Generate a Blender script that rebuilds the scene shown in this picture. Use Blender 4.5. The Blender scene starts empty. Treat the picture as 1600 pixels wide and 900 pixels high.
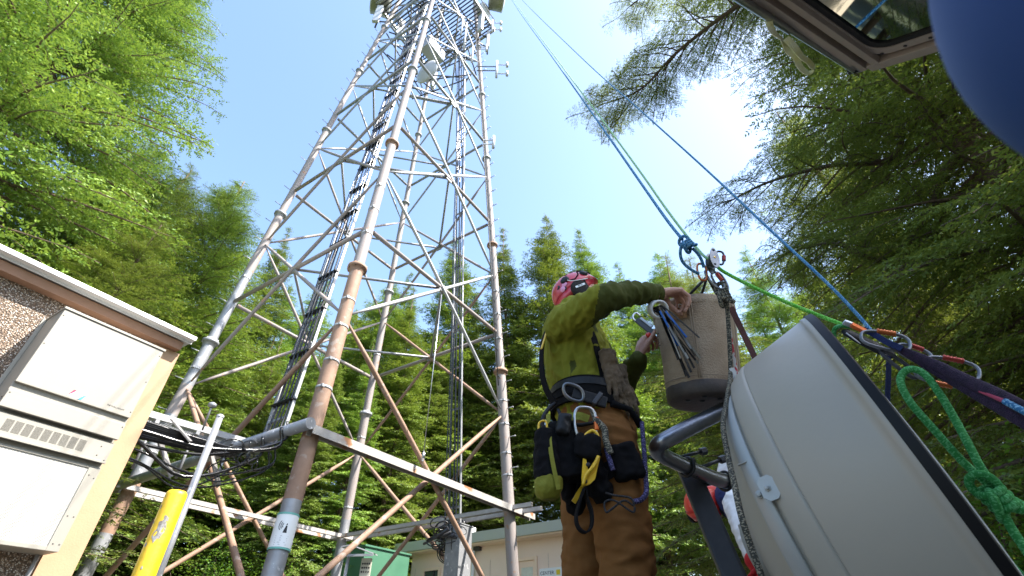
import bpy, bmesh, math, random
import numpy as np
from mathutils import Vector, Matrix, noise as mnoise

S = bpy.context.scene
COL = S.collection
R = math.radians
PI = math.pi

# ------------------------------------------------------------------ camera, sky, sun
CAMH = 0.25
FPX = 754.2                # focal length in pixels of the 1600 px wide photograph
PITCH = 0.6635
cd = bpy.data.cameras.new('camera')
cam = bpy.data.objects.new('camera', cd); COL.objects.link(cam)
cam.location = (0, 0, CAMH)
cam.rotation_euler = (PI/2 + PITCH, 0, 0)
cd.sensor_width = 36.0
cd.lens = 36.0*FPX/1600.0
cd.clip_start = 0.05; cd.clip_end = 3000
cd.dof.use_dof = True
cd.dof.focus_distance = 2.2
cd.dof.aperture_fstop = 5.0
S.camera = cam

SUN_EL = R(52)
SUN_H = Vector((1.0, -0.25, 0)).normalized()      # horizontal direction towards the sun
w = bpy.data.worlds.new('World'); S.world = w; w.use_nodes = True
nt = w.node_tree
sky = nt.nodes.new('ShaderNodeTexSky'); sky.sky_type = 'NISHITA'; sky.sun_disc = False
sky.sun_elevation = SUN_EL
sky.sun_rotation = math.atan2(SUN_H.x, SUN_H.y)
sky.air_density = 1.3; sky.dust_density = 2.2; sky.ozone_density = 3.5
bg = nt.nodes['Background']; bg.inputs['Strength'].default_value = 0.15
nt.links.new(sky.outputs[0], bg.inputs['Color'])
sl = bpy.data.lights.new('sun', 'SUN'); sl.energy = 4.8; sl.angle = R(0.53); sl.color = (1.0, .95, .87)
so = bpy.data.objects.new('sun', sl); COL.objects.link(so)
sd = Vector((SUN_H.x*math.cos(SUN_EL), SUN_H.y*math.cos(SUN_EL), math.sin(SUN_EL)))
so.rotation_euler = (-sd).to_track_quat('-Z', 'Y').to_euler()
so.location = sd*60
S.view_settings.view_transform = 'Standard'
S.view_settings.look = 'None'
S.view_settings.gamma = 1
S.view_settings.use_curve_mapping = False
S.view_settings.exposure = 1.62
S.render.engine = 'CYCLES'
S.cycles.max_bounces = 6; S.cycles.transparent_max_bounces = 6
S.cycles.diffuse_bounces = 3; S.cycles.glossy_bounces = 3; S.cycles.transmission_bounces = 4

# ------------------------------------------------------------------ helpers
CP, SP = math.cos(PITCH), math.sin(PITCH)
def ray(u, v):
    a = (u-800)/FPX; b = (450-v)/FPX
    return Vector((a, CP-b*SP, SP+b*CP))
def P(u, v, t=None, y=None, z=None):
    """world point seen at photo position (u,v): at depth t, or where y or z has a value"""
    d = ray(u, v)
    if y is not None: t = y/d.y
    if z is not None: t = (z-CAMH)/d.z
    return Vector((0, 0, CAMH))+d*t
def V(*a): return Vector(a)
ORG = {}
def tag(o, label=None, cat=None, group=None, kind=None):
    if label: o['label'] = label
    if cat: o['category'] = cat
    if group: o['group'] = group
    if kind: o['kind'] = kind
    return o
def thing(name, loc, label, cat, group=None, rz=0):
    o = bpy.data.objects.new(name, None); COL.objects.link(o)
    o.empty_display_size = .1
    o.location = loc; o.rotation_euler = (0, 0, rz)
    ORG[o] = Vector(loc)
    return tag(o, label, cat, group)

class MB:
    def __init__(s): s.v = []; s.f = []; s.uv = []; s.m = []; s.sm = []; s.mi = 0
    def face(s, idx, uv=None, smooth=False):
        s.f.append(tuple(idx)); s.uv.append(uv or [(0, 0)]*len(idx)); s.m.append(s.mi); s.sm.append(smooth)
    def add(s, vs): n = len(s.v); s.v += [tuple(v) for v in vs]; return n
    def box(s, c, size, rot=None, bev=0):
        c = Vector(c); h = Vector(size)/2
        M = rot if rot is not None else Matrix.Identity(3)
        if bev <= 0:
            n = s.add([c+M@Vector((x*h.x, y*h.y, z*h.z)) for x in (-1, 1) for y in (-1, 1) for z in (-1, 1)])
            for q in ((0,1,3,2),(4,6,7,5),(0,4,5,1),(2,3,7,6),(0,2,6,4),(1,5,7,3)): s.face([n+i for i in q])
        else:
            bm = bmesh.new(); bmesh.ops.create_cube(bm, size=1)
            for v in bm.verts: v.co = Vector((v.co.x*size[0], v.co.y*size[1], v.co.z*size[2]))
            bmesh.ops.bevel(bm, geom=bm.edges[:], offset=bev, segments=2, affect='EDGES', profile=.7)
            bm.verts.index_update(); n = s.add([c+M@v.co for v in bm.verts])
            for f in bm.faces: s.face([n+v.index for v in f.verts])
            bm.free()
        return s
    def beam(s, a, b, wd, ht, up=(0, 0, 1), bev=0, over=0):
        a = Vector(a); b = Vector(b); x = (b-a).normalized(); up = Vector(up)
        y = up.cross(x)
        if y.length < 1e-4: y = Vector((0, 1, 0)).cross(x)
        y.normalize(); z = x.cross(y)
        M = Matrix((x, y, z)).transposed()
        return s.box((a+b)/2, ((b-a).length+2*over, wd, ht), M, bev)
    def tube(s, pts, r, seg=8, caps=True, closed=False, smooth=True, el=1.0, up=None, vs=1.0):
        pts = [Vector(p) for p in pts]; n = len(pts)
        rs = r if isinstance(r, (list, tuple)) else [r]*n
        tang = []
        for i in range(n):
            if closed: d = pts[(i+1) % n]-pts[i-1]
            else: d = pts[min(i+1, n-1)]-pts[max(i-1, 0)]
            tang.append(d.normalized() if d.length > 1e-9 else Vector((0, 0, 1)))
        u = Vector(up) if up else (Vector((0, 0, 1)) if abs(tang[0].z) < .9 else Vector((1, 0, 0)))
        base = len(s.v); L = 0; Ls = []
        for i in range(n):
            u = (u-tang[i]*u.dot(tang[i])); u.normalize(); w_ = tang[i].cross(u)
            for k in range(seg):
                a = 2*PI*k/seg
                s.v.append(tuple(pts[i]+(u*math.cos(a)+w_*math.sin(a)*el)*rs[i]))
            if i: L += (pts[i]-pts[i-1]).length
            Ls.append(L*vs)
        rings = n if closed else n-1
        for i in range(rings):
            j = (i+1) % n
            v0 = Ls[i]; v1 = Ls[j] if j else Ls[i]+(pts[0]-pts[i]).length*vs
            for k in range(seg):
                k2 = (k+1) % seg
                s.face([base+i*seg+k, base+i*seg+k2, base+j*seg+k2, base+j*seg+k],
                       [(k/seg, v0), ((k+1)/seg, v0), ((k+1)/seg, v1), (k/seg, v1)], smooth)
        if caps and not closed:
            s.face([base+k for k in range(seg)][::-1]); s.face([base+(n-1)*seg+k for k in range(seg)])
        return s
    def lathe(s, c, axis, prof, seg=32, smooth=True, cap0=False, cap1=False, ref=None):
        """prof = [(distance along axis, radius)]"""
        c = Vector(c); ax = Vector(axis).normalized()
        u = Vector(ref) if ref else (Vector((0, 0, 1)) if abs(ax.z) < .9 else Vector((1, 0, 0)))
        u = (u-ax*u.dot(ax)).normalized(); w_ = ax.cross(u); base = len(s.v)
        for (h, r) in prof:
            for k in range(seg):
                a = 2*PI*k/seg; s.v.append(tuple(c+ax*h+(u*math.cos(a)+w_*math.sin(a))*r))
        for i in range(len(prof)-1):
            for k in range(seg):
                k2 = (k+1) % seg
                s.face([base+i*seg+k, base+i*seg+k2, base+(i+1)*seg+k2, base+(i+1)*seg+k],
                       [(k/seg, i), ((k+1)/seg, i), ((k+1)/seg, i+1), (k/seg, i+1)], smooth)
        if cap0: s.face([base+k for k in range(seg)][::-1])
        if cap1: s.face([base+(len(prof)-1)*seg+k for k in range(seg)])
        return s
    def prism(s, poly, thick):
        """poly: list of 3D points (planar), extruded by vector thick"""
        poly = [Vector(p) for p in poly]; t = Vector(thick); n = len(poly)
        b = s.add(poly+[p+t for p in poly])
        s.face([b+i for i in range(n)][::-1]); s.face([b+n+i for i in range(n)])
        for i in range(n):
            j = (i+1) % n; s.face([b+i, b+j, b+n+j, b+n+i])
        return s
    def ribbon(s, pts, wd, side, th=.002):
        """flat strap along pts, width along 'side' (vector or list)"""
        pts = [Vector(p) for p in pts]; n = len(pts); base = len(s.v); L = 0
        for i, p in enumerate(pts):
            sv = Vector(side[i] if isinstance(side, list) else side)
            tg = (pts[min(i+1, n-1)]-pts[max(i-1, 0)]).normalized()
            sv = (sv-tg*sv.dot(tg)).normalized(); nn = tg.cross(sv)
            wi = wd[i] if isinstance(wd, list) else wd
            for a, b in ((-1, -1), (1, -1), (1, 1), (-1, 1)): s.v.append(tuple(p+sv*a*wi/2+nn*b*th/2))
        for i in range(n-1):
            for k in range(4):
                k2 = (k+1) % 4
                L0 = i*.02; s.face([base+i*4+k, base+i*4+k2, base+i*4+4+k2, base+i*4+4+k], [(0, L0), (1, L0), (1, L0+.02), (0, L0+.02)])
        s.face([base, base+1, base+2, base+3][::-1]); e = base+(n-1)*4; s.face([e, e+1, e+2, e+3])
        return s
    def build(s, name, mats, parent=None, origin=None, smooth=None):
        me = bpy.data.meshes.new(name)
        if parent is not None: org = ORG[parent]
        elif origin is not None: org = Vector(origin)
        else:
            a = np.array(s.v); org = Vector(((a[:, 0].min()+a[:, 0].max())/2, (a[:, 1].min()+a[:, 1].max())/2, a[:, 2].min()))
        me.from_pydata([(v[0]-org.x, v[1]-org.y, v[2]-org.z) for v in s.v], [], s.f)
        uvl = me.uv_layers.new(name='UVMap')
        flat = [c for f in s.uv for uv in f for c in uv]
        uvl.data.foreach_set('uv', flat)
        ms = mats if isinstance(mats, (list, tuple)) else [mats]
        for m in ms: me.materials.append(m)
        me.polygons.foreach_set('material_index', s.m)
        me.polygons.foreach_set('use_smooth', s.sm if smooth is None else [smooth]*len(s.f))
        me.update()
        o = bpy.data.objects.new(name, me); COL.objects.link(o)
        if parent is not None: o.parent = parent; ORG[o] = org
        else: o.location = org; ORG[o] = org
        return o

def smooth_path(pts, n=8):
    """Catmull-Rom through points"""
    pts = [Vector(p) for p in pts]; out = []
    q = [pts[0]*2-pts[1]]+pts+[pts[-1]*2-pts[-2]]
    for i in range(1, len(q)-2):
        for k in range(n):
            t = k/n; a, b, c, d = q[i-1], q[i], q[i+1], q[i+2]
            out.append(.5*((2*b)+(c-a)*t+(2*a-5*b+4*c-d)*t*t+(3*b-a-3*c+d)*t**3))
    out.append(pts[-1]); return out

# ------------------------------------------------------------------ materials
def new_mat(name):
    m = bpy.data.materials.new(name); m.use_nodes = True
    return m, m.node_tree, m.node_tree.nodes['Principled BSDF']
def mat(name, c, rough=.6, metal=0, c2=None, nscale=8, nmix=.5, bump=0, bscale=60, spec=None, coat=0, coords='Object', stretch=None, hard=False, c3=None, n3=3, th3=.62):
    m, t, b = new_mat(name)
    b.inputs['Roughness'].default_value = rough; b.inputs['Metallic'].default_value = metal
    if spec is not None: b.inputs['Specular IOR Level'].default_value = spec
    if coat: b.inputs['Coat Weight'].default_value = coat; b.inputs['Coat Roughness'].default_value = .08
    col4 = (*c, 1)
    b.inputs['Base Color'].default_value = col4
    tc = t.nodes.new('ShaderNodeTexCoord'); src = tc.outputs[coords]
    if stretch:
        mp = t.nodes.new('ShaderNodeMapping'); mp.inputs['Scale'].default_value = stretch
        t.links.new(src, mp.inputs[0]); src = mp.outputs[0]
    last = None
    if c2 is not None:
        n = t.nodes.new('ShaderNodeTexNoise'); n.inputs['Scale'].default_value = nscale; n.inputs['Detail'].default_value = 5
        n.inputs['Roughness'].default_value = .65
        t.links.new(src, n.inputs['Vector'])
        rp = t.nodes.new('ShaderNodeValToRGB'); rp.color_ramp.elements[0].position = .5-(.04 if hard else .2)+(.5-nmix)*.3
        rp.color_ramp.elements[1].position = .5+(.04 if hard else .2)+(.5-nmix)*.3
        rp.color_ramp.elements[0].color = col4; rp.color_ramp.elements[1].color = (*c2, 1)
        t.links.new(n.outputs['Fac'], rp.inputs['Fac']); last = rp.outputs['Color']
        if c3 is not None:
            n3_ = t.nodes.new('ShaderNodeTexNoise'); n3_.inputs['Scale'].default_value = n3; n3_.inputs['Detail'].default_value = 6
            t.links.new(src, n3_.inputs['Vector'])
            r3 = t.nodes.new('ShaderNodeValToRGB'); r3.color_ramp.elements[0].position = th3; r3.color_ramp.elements[1].position = th3+.05
            t.links.new(n3_.outputs['Fac'], r3.inputs['Fac'])
            mx = t.nodes.new('ShaderNodeMix'); mx.data_type = 'RGBA'
            t.links.new(r3.outputs['Color'], mx.inputs['Factor']); t.links.new(last, mx.inputs['A']); mx.inputs['B'].default_value = (*c3, 1)
            last = mx.outputs['Result']
        t.links.new(last, b.inputs['Base Color'])
        rr = t.nodes.new('ShaderNodeMapRange'); rr.inputs['To Min'].default_value = max(0, rough-.1); rr.inputs['To Max'].default_value = min(1, rough+.12)
        t.links.new(n.outputs['Fac'], rr.inputs['Value']); t.links.new(rr.outputs[0], b.inputs['Roughness'])
    if bump:
        n2 = t.nodes.new('ShaderNodeTexNoise'); n2.inputs['Scale'].default_value = bscale; n2.inputs['Detail'].default_value = 4
        t.links.new(src, n2.inputs['Vector'])
        bp = t.nodes.new('ShaderNodeBump'); bp.inputs['Strength'].default_value = bump; bp.inputs['Distance'].default_value = .01
        t.links.new(n2.outputs['Fac'], bp.inputs['Height']); t.links.new(bp.outputs[0], b.inputs['Normal'])
    return m
def rope_mat(name, c, c2, fleck=.22, nu=8, nv=330, rough=.75):
    """braided sheath: flecks of c2 on c, from the tube's own UVs (v runs in metres)"""
    m, t, b = new_mat(name); b.inputs['Roughness'].default_value = rough
    uv = t.nodes.new('ShaderNodeUVMap')
    sep = t.nodes.new('ShaderNodeSeparateXYZ'); t.links.new(uv.outputs[0], sep.inputs[0])
    def M(op, a, bb=None):
        n = t.nodes.new('ShaderNodeMath'); n.operation = op
        for i, x in enumerate((a, bb)):
            if x is None: continue
            if isinstance(x, (int, float)): n.inputs[i].default_value = x
            else: t.links.new(x, n.inputs[i])
        return n.outputs[0]
    ua = M('MULTIPLY', sep.outputs[0], nu); va = M('MULTIPLY', sep.outputs[1], nv)
    s1 = M('SINE', M('MULTIPLY', M('ADD', ua, va), PI)); s2 = M('SINE', M('MULTIPLY', M('SUBTRACT', ua, va), PI))
    h = M('ABSOLUTE', M('MULTIPLY', s1, s2))
    n = t.nodes.new('ShaderNodeTexWhiteNoise'); n.noise_dimensions = '2D'
    cmb = t.nodes.new('ShaderNodeCombineXYZ')
    t.links.new(M('FLOOR', M('ADD', ua, va)), cmb.inputs[0]); t.links.new(M('FLOOR', M('SUBTRACT', ua, va)), cmb.inputs[1])
    t.links.new(cmb.outputs[0], n.inputs['Vector'])
    g = M('LESS_THAN', n.outputs['Value'], fleck)
    mx = t.nodes.new('ShaderNodeMix'); mx.data_type = 'RGBA'; t.links.new(g, mx.inputs['Factor'])
    mx.inputs['A'].default_value = (*c, 1); mx.inputs['B'].default_value = (*c2, 1)
    t.links.new(mx.outputs['Result'], b.inputs['Base Color'])
    bp = t.nodes.new('ShaderNodeBump'); bp.inputs['Strength'].default_value = .6; bp.inputs['Distance'].default_value = .0015
    t.links.new(h, bp.inputs['Height']); t.links.new(bp.outputs[0], b.inputs['Normal'])
    return m
def leaf_mat(name, c, c2, trans=.35):
    m, t, b = new_mat(name)
    b.inputs['Roughness'].default_value = .5; b.inputs['Specular IOR Level'].default_value = .35
    geo = t.nodes.new('ShaderNodeNewGeometry'); oi = t.nodes.new('ShaderNodeObjectInfo')
    tc = t.nodes.new('ShaderNodeTexCoord'); n = t.nodes.new('ShaderNodeTexNoise'); n.inputs['Scale'].default_value = .9; n.inputs['Detail'].default_value = 3
    t.links.new(tc.outputs['Object'], n.inputs['Vector'])
    a = t.nodes.new('ShaderNodeMath'); a.operation = 'MULTIPLY_ADD'; a.inputs[1].default_value = .55
    t.links.new(geo.outputs['Random Per Island'], a.inputs[0])
    a2 = t.nodes.new('ShaderNodeMath'); a2.operation = 'MULTIPLY'; a2.inputs[1].default_value = .7; t.links.new(n.outputs['Fac'], a2.inputs[0])
    t.links.new(a2.outputs[0], a.inputs[2])
    mx = t.nodes.new('ShaderNodeMix'); mx.data_type = 'RGBA'; t.links.new(a.outputs[0], mx.inputs['Factor'])
    mx.inputs['A'].default_value = (*c, 1); mx.inputs['B'].default_value = (*c2, 1)
    hv = t.nodes.new('ShaderNodeHueSaturation')
    mr = t.nodes.new('ShaderNodeMapRange'); mr.inputs['To Min'].default_value = .75; mr.inputs['To Max'].default_value = 1.25
    t.links.new(oi.outputs['Random'], mr.inputs['Value']); t.links.new(mr.outputs[0], hv.inputs['Value'])
    mh = t.nodes.new('ShaderNodeMapRange'); mh.inputs['To Min'].default_value = .485; mh.inputs['To Max'].default_value = .515
    t.links.new(oi.outputs['Random'], mh.inputs['Value']); t.links.new(mh.outputs[0], hv.inputs['Hue'])
    t.links.new(mx.outputs['Result'], hv.inputs['Color'])
    t.links.new(hv.outputs[0], b.inputs['Base Color'])
    tr = t.nodes.new('ShaderNodeBsdfTranslucent')
    g2 = t.nodes.new('ShaderNodeHueSaturation'); g2.inputs['Hue'].default_value = .48; g2.inputs['Value'].default_value = 1.6; g2.inputs['Saturation'].default_value = 1.1
    t.links.new(hv.outputs[0], g2.inputs['Color']); t.links.new(g2.outputs[0], tr.inputs['Color'])
    ms = t.nodes.new('ShaderNodeMixShader'); ms.inputs[0].default_value = trans
    t.links.new(b.outputs[0], ms.inputs[1]); t.links.new(tr.outputs[0], ms.inputs[2])
    t.links.new(ms.outputs[0], t.nodes['Material Output'].inputs['Surface'])
    return m

M = {}
M['galv'] = mat('galvanised_steel', (.33, .335, .35), .5, .35, (.24, .245, .255), 6, bump=.15, bscale=30, c3=(.55, .55, .56), n3=11)
M['galvlight'] = mat('galvanised_steel_light', (.42, .43, .44), .5, .3, (.32, .325, .335), 7, bump=.1)
M['rust'] = mat('weathered_primer', (.30, .19, .13), .7, 0, (.24, .145, .095), 5, bump=.2, bscale=40, c3=(.34, .26, .21), n3=7, th3=.6)
M['pink'] = mat('faded_paint', (.28, .235, .215), .65, 0, (.265, .24, .23), 4, bump=.15, bscale=40, c3=(.33, .20, .14), n3=6, th3=.63)
M['rustgalv'] = mat('rust_streaked_galvanised', (.47, .45, .43), .55, .2, (.36, .33, .30), 5, c3=(.36, .17, .08), n3=2.2, th3=.60, bump=.15)
M['cable'] = mat('black_cable_jacket', (.012, .012, .014), .22, 0, spec=.7)
M['blackrub'] = mat('black_rubber', (.009, .009, .010), .5, spec=.3)
M['blackweb'] = mat('black_webbing', (.006, .006, .007), .9, spec=.15, bump=.4, bscale=400)
M['steel'] = mat('bright_steel', (.6, .6, .6), .32, .9, (.48, .48, .48), 15)
M['alloy'] = mat('worn_alloy', (.22, .225, .235), .33, .9, (.15, .155, .165), 30)
M['ogate'] = mat('orange_gate', (.50, .13, .03), .35, .4)
M['rgate'] = mat('red_gate', (.38, .05, .035), .35, .4)
M['pipe'] = mat('mill_steel_pipe', (.36, .36, .38), .3, .9, (.26, .26, .28), 9, bump=.05, bscale=90)
M['darksteel'] = mat('dark_steel', (.05, .05, .055), .5, .5, (.08, .08, .085), 8)
M['acpaint'] = mat('beige_enamel', (.285, .268, .232), .5, 0, (.268, .252, .218), 2.5, bump=.06, bscale=240)
M['acdark'] = mat('shadowed_slot', (.16, .15, .13), .7)
M['yellow'] = mat('yellow_safety_paint', (.78, .50, .01), .45, 0, (.72, .44, .01), 5, c3=(.33, .31, .28), n3=6, th3=.66, coat=.25, bump=.25, bscale=26)
M['trim'] = mat('tan_trim_paint', (.42, .27, .16), .65, 0, (.38, .245, .145), 5, bump=.15)
M['fascia'] = mat('brown_fascia_paint', (.36, .205, .135), .75, 0, (.31, .175, .11), 9, bump=.4, bscale=25)
M['roofmetal'] = mat('white_roof_metal', (.78, .80, .82), .4, .1, (.68, .70, .72), 5)
M['cream'] = mat('cream_wall_paint', (.88, .69, .55), .85, 0, (.85, .66, .52), 1.5, bump=.2, bscale=60)
M['creamtrim'] = mat('cream_trim', (.88, .66, .48), .7)
M['greenroof'] = mat('grey_green_flashing', (.40, .42, .33), .6, 0, (.38, .40, .34), 3)
M['greencab'] = mat('green_enamel', (.05, .15, .09), .45, .0, (.065, .18, .11), 2)
M['dish'] = mat('white_dish_paint', (.41, .385, .325), .45, 0, (.385, .36, .305), 1.2, bump=.04, bscale=35, spec=.5, c3=(.5, .49, .46), n3=22, th3=.74)
M['ring'] = mat('pale_aluminium_paint', (.44, .45, .43), .45, .2, (.41, .42, .40), 3)
M['canvas'] = mat('duck_canvas', (.45, .345, .24), .9, 0, (.29, .205, .13), 6, bump=.55, bscale=160, c3=(.22, .16, .11), n3=5, th3=.62)
M['leather'] = mat('tan_leather', (.36, .20, .09), .7, 0, (.28, .15, .07), 14, bump=.3)
M['bucketbase'] = mat('black_bucket_base', (.05, .04, .037), .65, 0, (.1, .075, .06), 12, bump=.3)
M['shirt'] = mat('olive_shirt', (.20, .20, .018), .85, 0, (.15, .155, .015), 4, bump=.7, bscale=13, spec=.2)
M['shirtdark'] = mat('dark_olive_cloth', (.070, .078, .014), .85, 0, (.05, .056, .012), 5, spec=.2, bump=.6, bscale=30)
M['trousers'] = mat('brown_canvas_trousers', (.20, .090, .028), .9, 0, (.15, .066, .02), 4, bump=.7, bscale=13, spec=.15)
M['skin'] = mat('skin', (.52, .29, .20), .5, 0, (.42, .21, .15), 18, bump=.25, bscale=110)
M['beard'] = mat('dark_hair', (.02, .016, .014), .9, bump=.5, bscale=200)
M['helmet'] = mat('red_helmet_shell', (.55, .035, .06), .3, 0, (.50, .03, .05), 6, coat=.6)
M['helmetpink'] = mat('pink_helmet_sticker', (.75, .30, .50), .4, coat=.4)
M['red'] = mat('red_plastic', (.65, .03, .02), .35, coat=.3)
M['orange'] = mat('orange_anodised', (.75, .16, .03), .3, .5)
M['yellowpl'] = mat('yellow_plastic', (.75, .47, .02), .4, coat=.2)
M['lime'] = mat('lime_fabric', (.19, .19, .012), .8, bump=.4, bscale=90)
M['navy'] = mat('navy_fabric', (.01, .02, .09), .8, bump=.4, bscale=200)
M['whiteshirt'] = mat('white_cotton', (.72, .71, .69), .85, 0, (.64, .63, .61), 5, bump=.4, bscale=22)
M['glove'] = mat('red_knit_glove', (.62, .015, .02), .8, 0, (.5, .012, .016), 30, bump=.4, bscale=300)
M['workglove'] = mat('worn_leather_glove', (.15, .10, .055), .85, 0, (.05, .038, .028), 9, bump=.5, bscale=60)
M['blue'] = mat('blue_enamel', (.012, .05, .19), .6, spec=.3)
M['purple'] = mat('purple_webbing', (.028, .006, .032), .8, 0, (.008, .002, .012), 60, bump=.5, bscale=300, stretch=(1, 1, 1))
M['hatch'] = mat('aluminium_extrusion', (.42, .36, .31), .5, .35, (.36, .30, .26), 8)
M['hatchdark'] = mat('grimy_brown_panel', (.13, .10, .085), .7, 0, (.07, .055, .05), 14, bump=.4)
M['strap'] = mat('pale_yellow_strap', (.62, .62, .22), .75, 0, (.75, .77, .62), 30, bump=.4, bscale=300)
M['blueplastic'] = mat('blue_cable_tie', (.02, .16, .62), .35)
M['whiteplastic'] = mat('white_plastic', (.8, .8, .78), .4)
M['gelcoat'] = mat('antenna_radome', (.50, .52, .55), .4)
M['olivegrey'] = mat('weathered_shroud', (.30, .30, .22), .55, .1, (.22, .22, .17), 3)
M['paper'] = mat('white_sign_sheet', (.85, .86, .86), .5, 0, (.8, .81, .8), 6)
M['ink'] = mat('black_ink', (.015, .015, .018), .6)
M['signred'] = mat('badge_red', (.7, .02, .07), .4)
M['signcyan'] = mat('badge_cyan', (.06, .45, .75), .4)
M['signyellow'] = mat('sign_yellow', (.8, .6, .03), .5)
M['bark'] = mat('bark', (.17, .115, .08), .95, 0, (.09, .06, .045), 6, bump=1, bscale=25, stretch=(4, 4, .7))
M['twig'] = mat('twig_bark', (.11, .075, .05), .95, 0, (.07, .05, .035), 8)
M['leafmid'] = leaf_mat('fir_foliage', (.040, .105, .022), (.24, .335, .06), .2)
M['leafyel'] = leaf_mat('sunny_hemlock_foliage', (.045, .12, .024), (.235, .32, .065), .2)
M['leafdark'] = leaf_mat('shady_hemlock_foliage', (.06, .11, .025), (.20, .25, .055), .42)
M['leafbroad'] = leaf_mat('broad_leaves', (.07, .16, .02), (.16, .30, .05), .4)
M['gravel'] = mat('gravel_ground', (.15, .14, .12), .95, 0, (.09, .085, .07), 20, bump=.8, bscale=60)
M['forestfloor'] = mat('forest_floor', (.05, .045, .025), .95, 0, (.04, .06, .02), 3, bump=.8, bscale=14)
# pebble-dash wall
def pebble():
    m, t, b = new_mat('exposed_aggregate'); b.inputs['Roughness'].default_value = .85
    tc = t.nodes.new('ShaderNodeTexCoord'); vo = t.nodes.new('ShaderNodeTexVoronoi'); vo.inputs['Scale'].default_value = 75
    t.links.new(tc.outputs['Object'], vo.inputs['Vector'])
    sep = t.nodes.new('ShaderNodeSeparateColor'); t.links.new(vo.outputs['Color'], sep.inputs[0])
    rp = t.nodes.new('ShaderNodeValToRGB'); rp.color_ramp.interpolation = 'CONSTANT'
    e = rp.color_ramp.elements; e[0].position = 0; e[0].color = (.28, .19, .13, 1); e[1].position = .3; e[1].color = (.48, .37, .28, 1)
    for pz, c in ((.5, (.62, .54, .46, 1)), (.7, (.13, .11, .10, 1)), (.82, (.75, .70, .64, 1))):
        x = e.new(pz); x.color = c
    t.links.new(sep.outputs[0], rp.inputs['Fac'])
    ed = t.nodes.new('ShaderNodeMapRange'); ed.inputs['From Max'].default_value = .6; t.links.new(vo.outputs['Distance'], ed.inputs['Value'])
    mx = t.nodes.new('ShaderNodeMix'); mx.data_type = 'RGBA'; mx.inputs['B'].default_value = (.12, .085, .06, 1)
    pw = t.nodes.new('ShaderNodeMath'); pw.operation = 'POWER'; pw.inputs[1].default_value = 2.5; t.links.new(ed.outputs[0], pw.inputs[0])
    t.links.new(pw.outputs[0], mx.inputs['Factor']); t.links.new(rp.outputs['Color'], mx.inputs['A']); t.links.new(mx.outputs['Result'], b.inputs['Base Color'])
    bp = t.nodes.new('ShaderNodeBump'); bp.invert = True; bp.inputs['Strength'].default_value = 1; bp.inputs['Distance'].default_value = .012
    t.links.new(vo.outputs['Distance'], bp.inputs['Height']); t.links.new(bp.outputs[0], b.inputs['Normal'])
    return m
M['pebble'] = pebble()
M['brass'] = mat('brass', (.6, .42, .15), .3, .9)
M['ropeblue'] = rope_mat('blue_rope', (.015, .14, .30), (.22, .45, .62), .22)
M['ropegreen'] = rope_mat('lime_green_rope', (.10, .50, .03), (.30, .75, .15), .3)
M['ropepale'] = rope_mat('pale_green_rope', (.22, .46, .20), (.45, .65, .40), .3)
M['ropedkgreen'] = rope_mat('green_rope', (.02, .24, .04), (.10, .42, .14), .3)
M['ropedark'] = rope_mat('speckled_grey_rope', (.04, .04, .03), (.30, .27, .19), .3)
M['ropered'] = rope_mat('red_white_cord', (.55, .50, .46), (.50, .04, .05), .35, 4, 60)
M['ropepurple'] = rope_mat('violet_rope', (.02, .018, .07), (.14, .12, .28), .25)
M['ropeblack'] = rope_mat('black_cord', (.015, .015, .017), (.06, .06, .06), .2)

def text_obj(name, s, size, loc, rot, m, parent, depth=.0008, align='CENTER'):
    cu = bpy.data.curves.new(name, 'FONT'); cu.body = s; cu.size = size; cu.align_x = align; cu.align_y = 'CENTER'; cu.extrude = depth
    o = bpy.data.objects.new(name, cu)
    COL.objects.link(o); bpy.context.view_layer.update()
    me = bpy.data.meshes.new_from_object(o.evaluated_get(bpy.context.evaluated_depsgraph_get()))
    bpy.data.objects.remove(o)
    ro = rot if isinstance(rot, Matrix) else Matrix.Identity(3)
    org = ORG[parent]
    for v in me.vertices: v.co = ro@v.co+Vector(loc)-org
    me.materials.clear(); me.materials.append(m)
    o = bpy.data.objects.new(name, me); COL.objects.link(o); o.parent = parent; ORG[o] = org
    return o
def basis(x, y):
    x = Vector(x).normalized(); y = Vector(y); y = (y-x*y.dot(x)).normalized(); return Matrix((x, y, x.cross(y))).transposed()

# ------------------------------------------------------------------ ground
def ground():
    mb = MB(); n = 60; Rr = 900
    xs = [math.copysign(abs(i/n)**3, i)*Rr for i in range(-n, n+1)]
    for y in xs:
        for x in xs:
            d = math.hypot(x+2, y-8); z = 0
            if d > 26: z = min((d-26)*.04, 6)+mnoise.noise(Vector((x*.03, y*.03, 0)))*min((d-26)*.05, 3)
            mb.v.append((x, y, z))
    k = len(xs)
    for j in range(k-1):
        for i in range(k-1): mb.face([j*k+i, j*k+i+1, (j+1)*k+i+1, (j+1)*k+i], smooth=True)
    tag(mb.build('ground', M['forestfloor'], origin=(0, 0, 0)), kind='structure')
    mb = MB(); pts = []
    for i in range(48):
        a = 2*PI*i/48; r = 12.5+1.5*math.sin(3*a+1)+.8*math.sin(7*a)
        pts.append((-2+r*math.cos(a)*1.05, 8+r*math.sin(a), .004))
    mb.face(range(mb.add(pts), 48)) if False else mb.face([mb.add([p]) for p in pts])
    tag(mb.build('gravel_yard', M['gravel'], origin=(0, 0, 0)), kind='structure')
ground()

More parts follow.
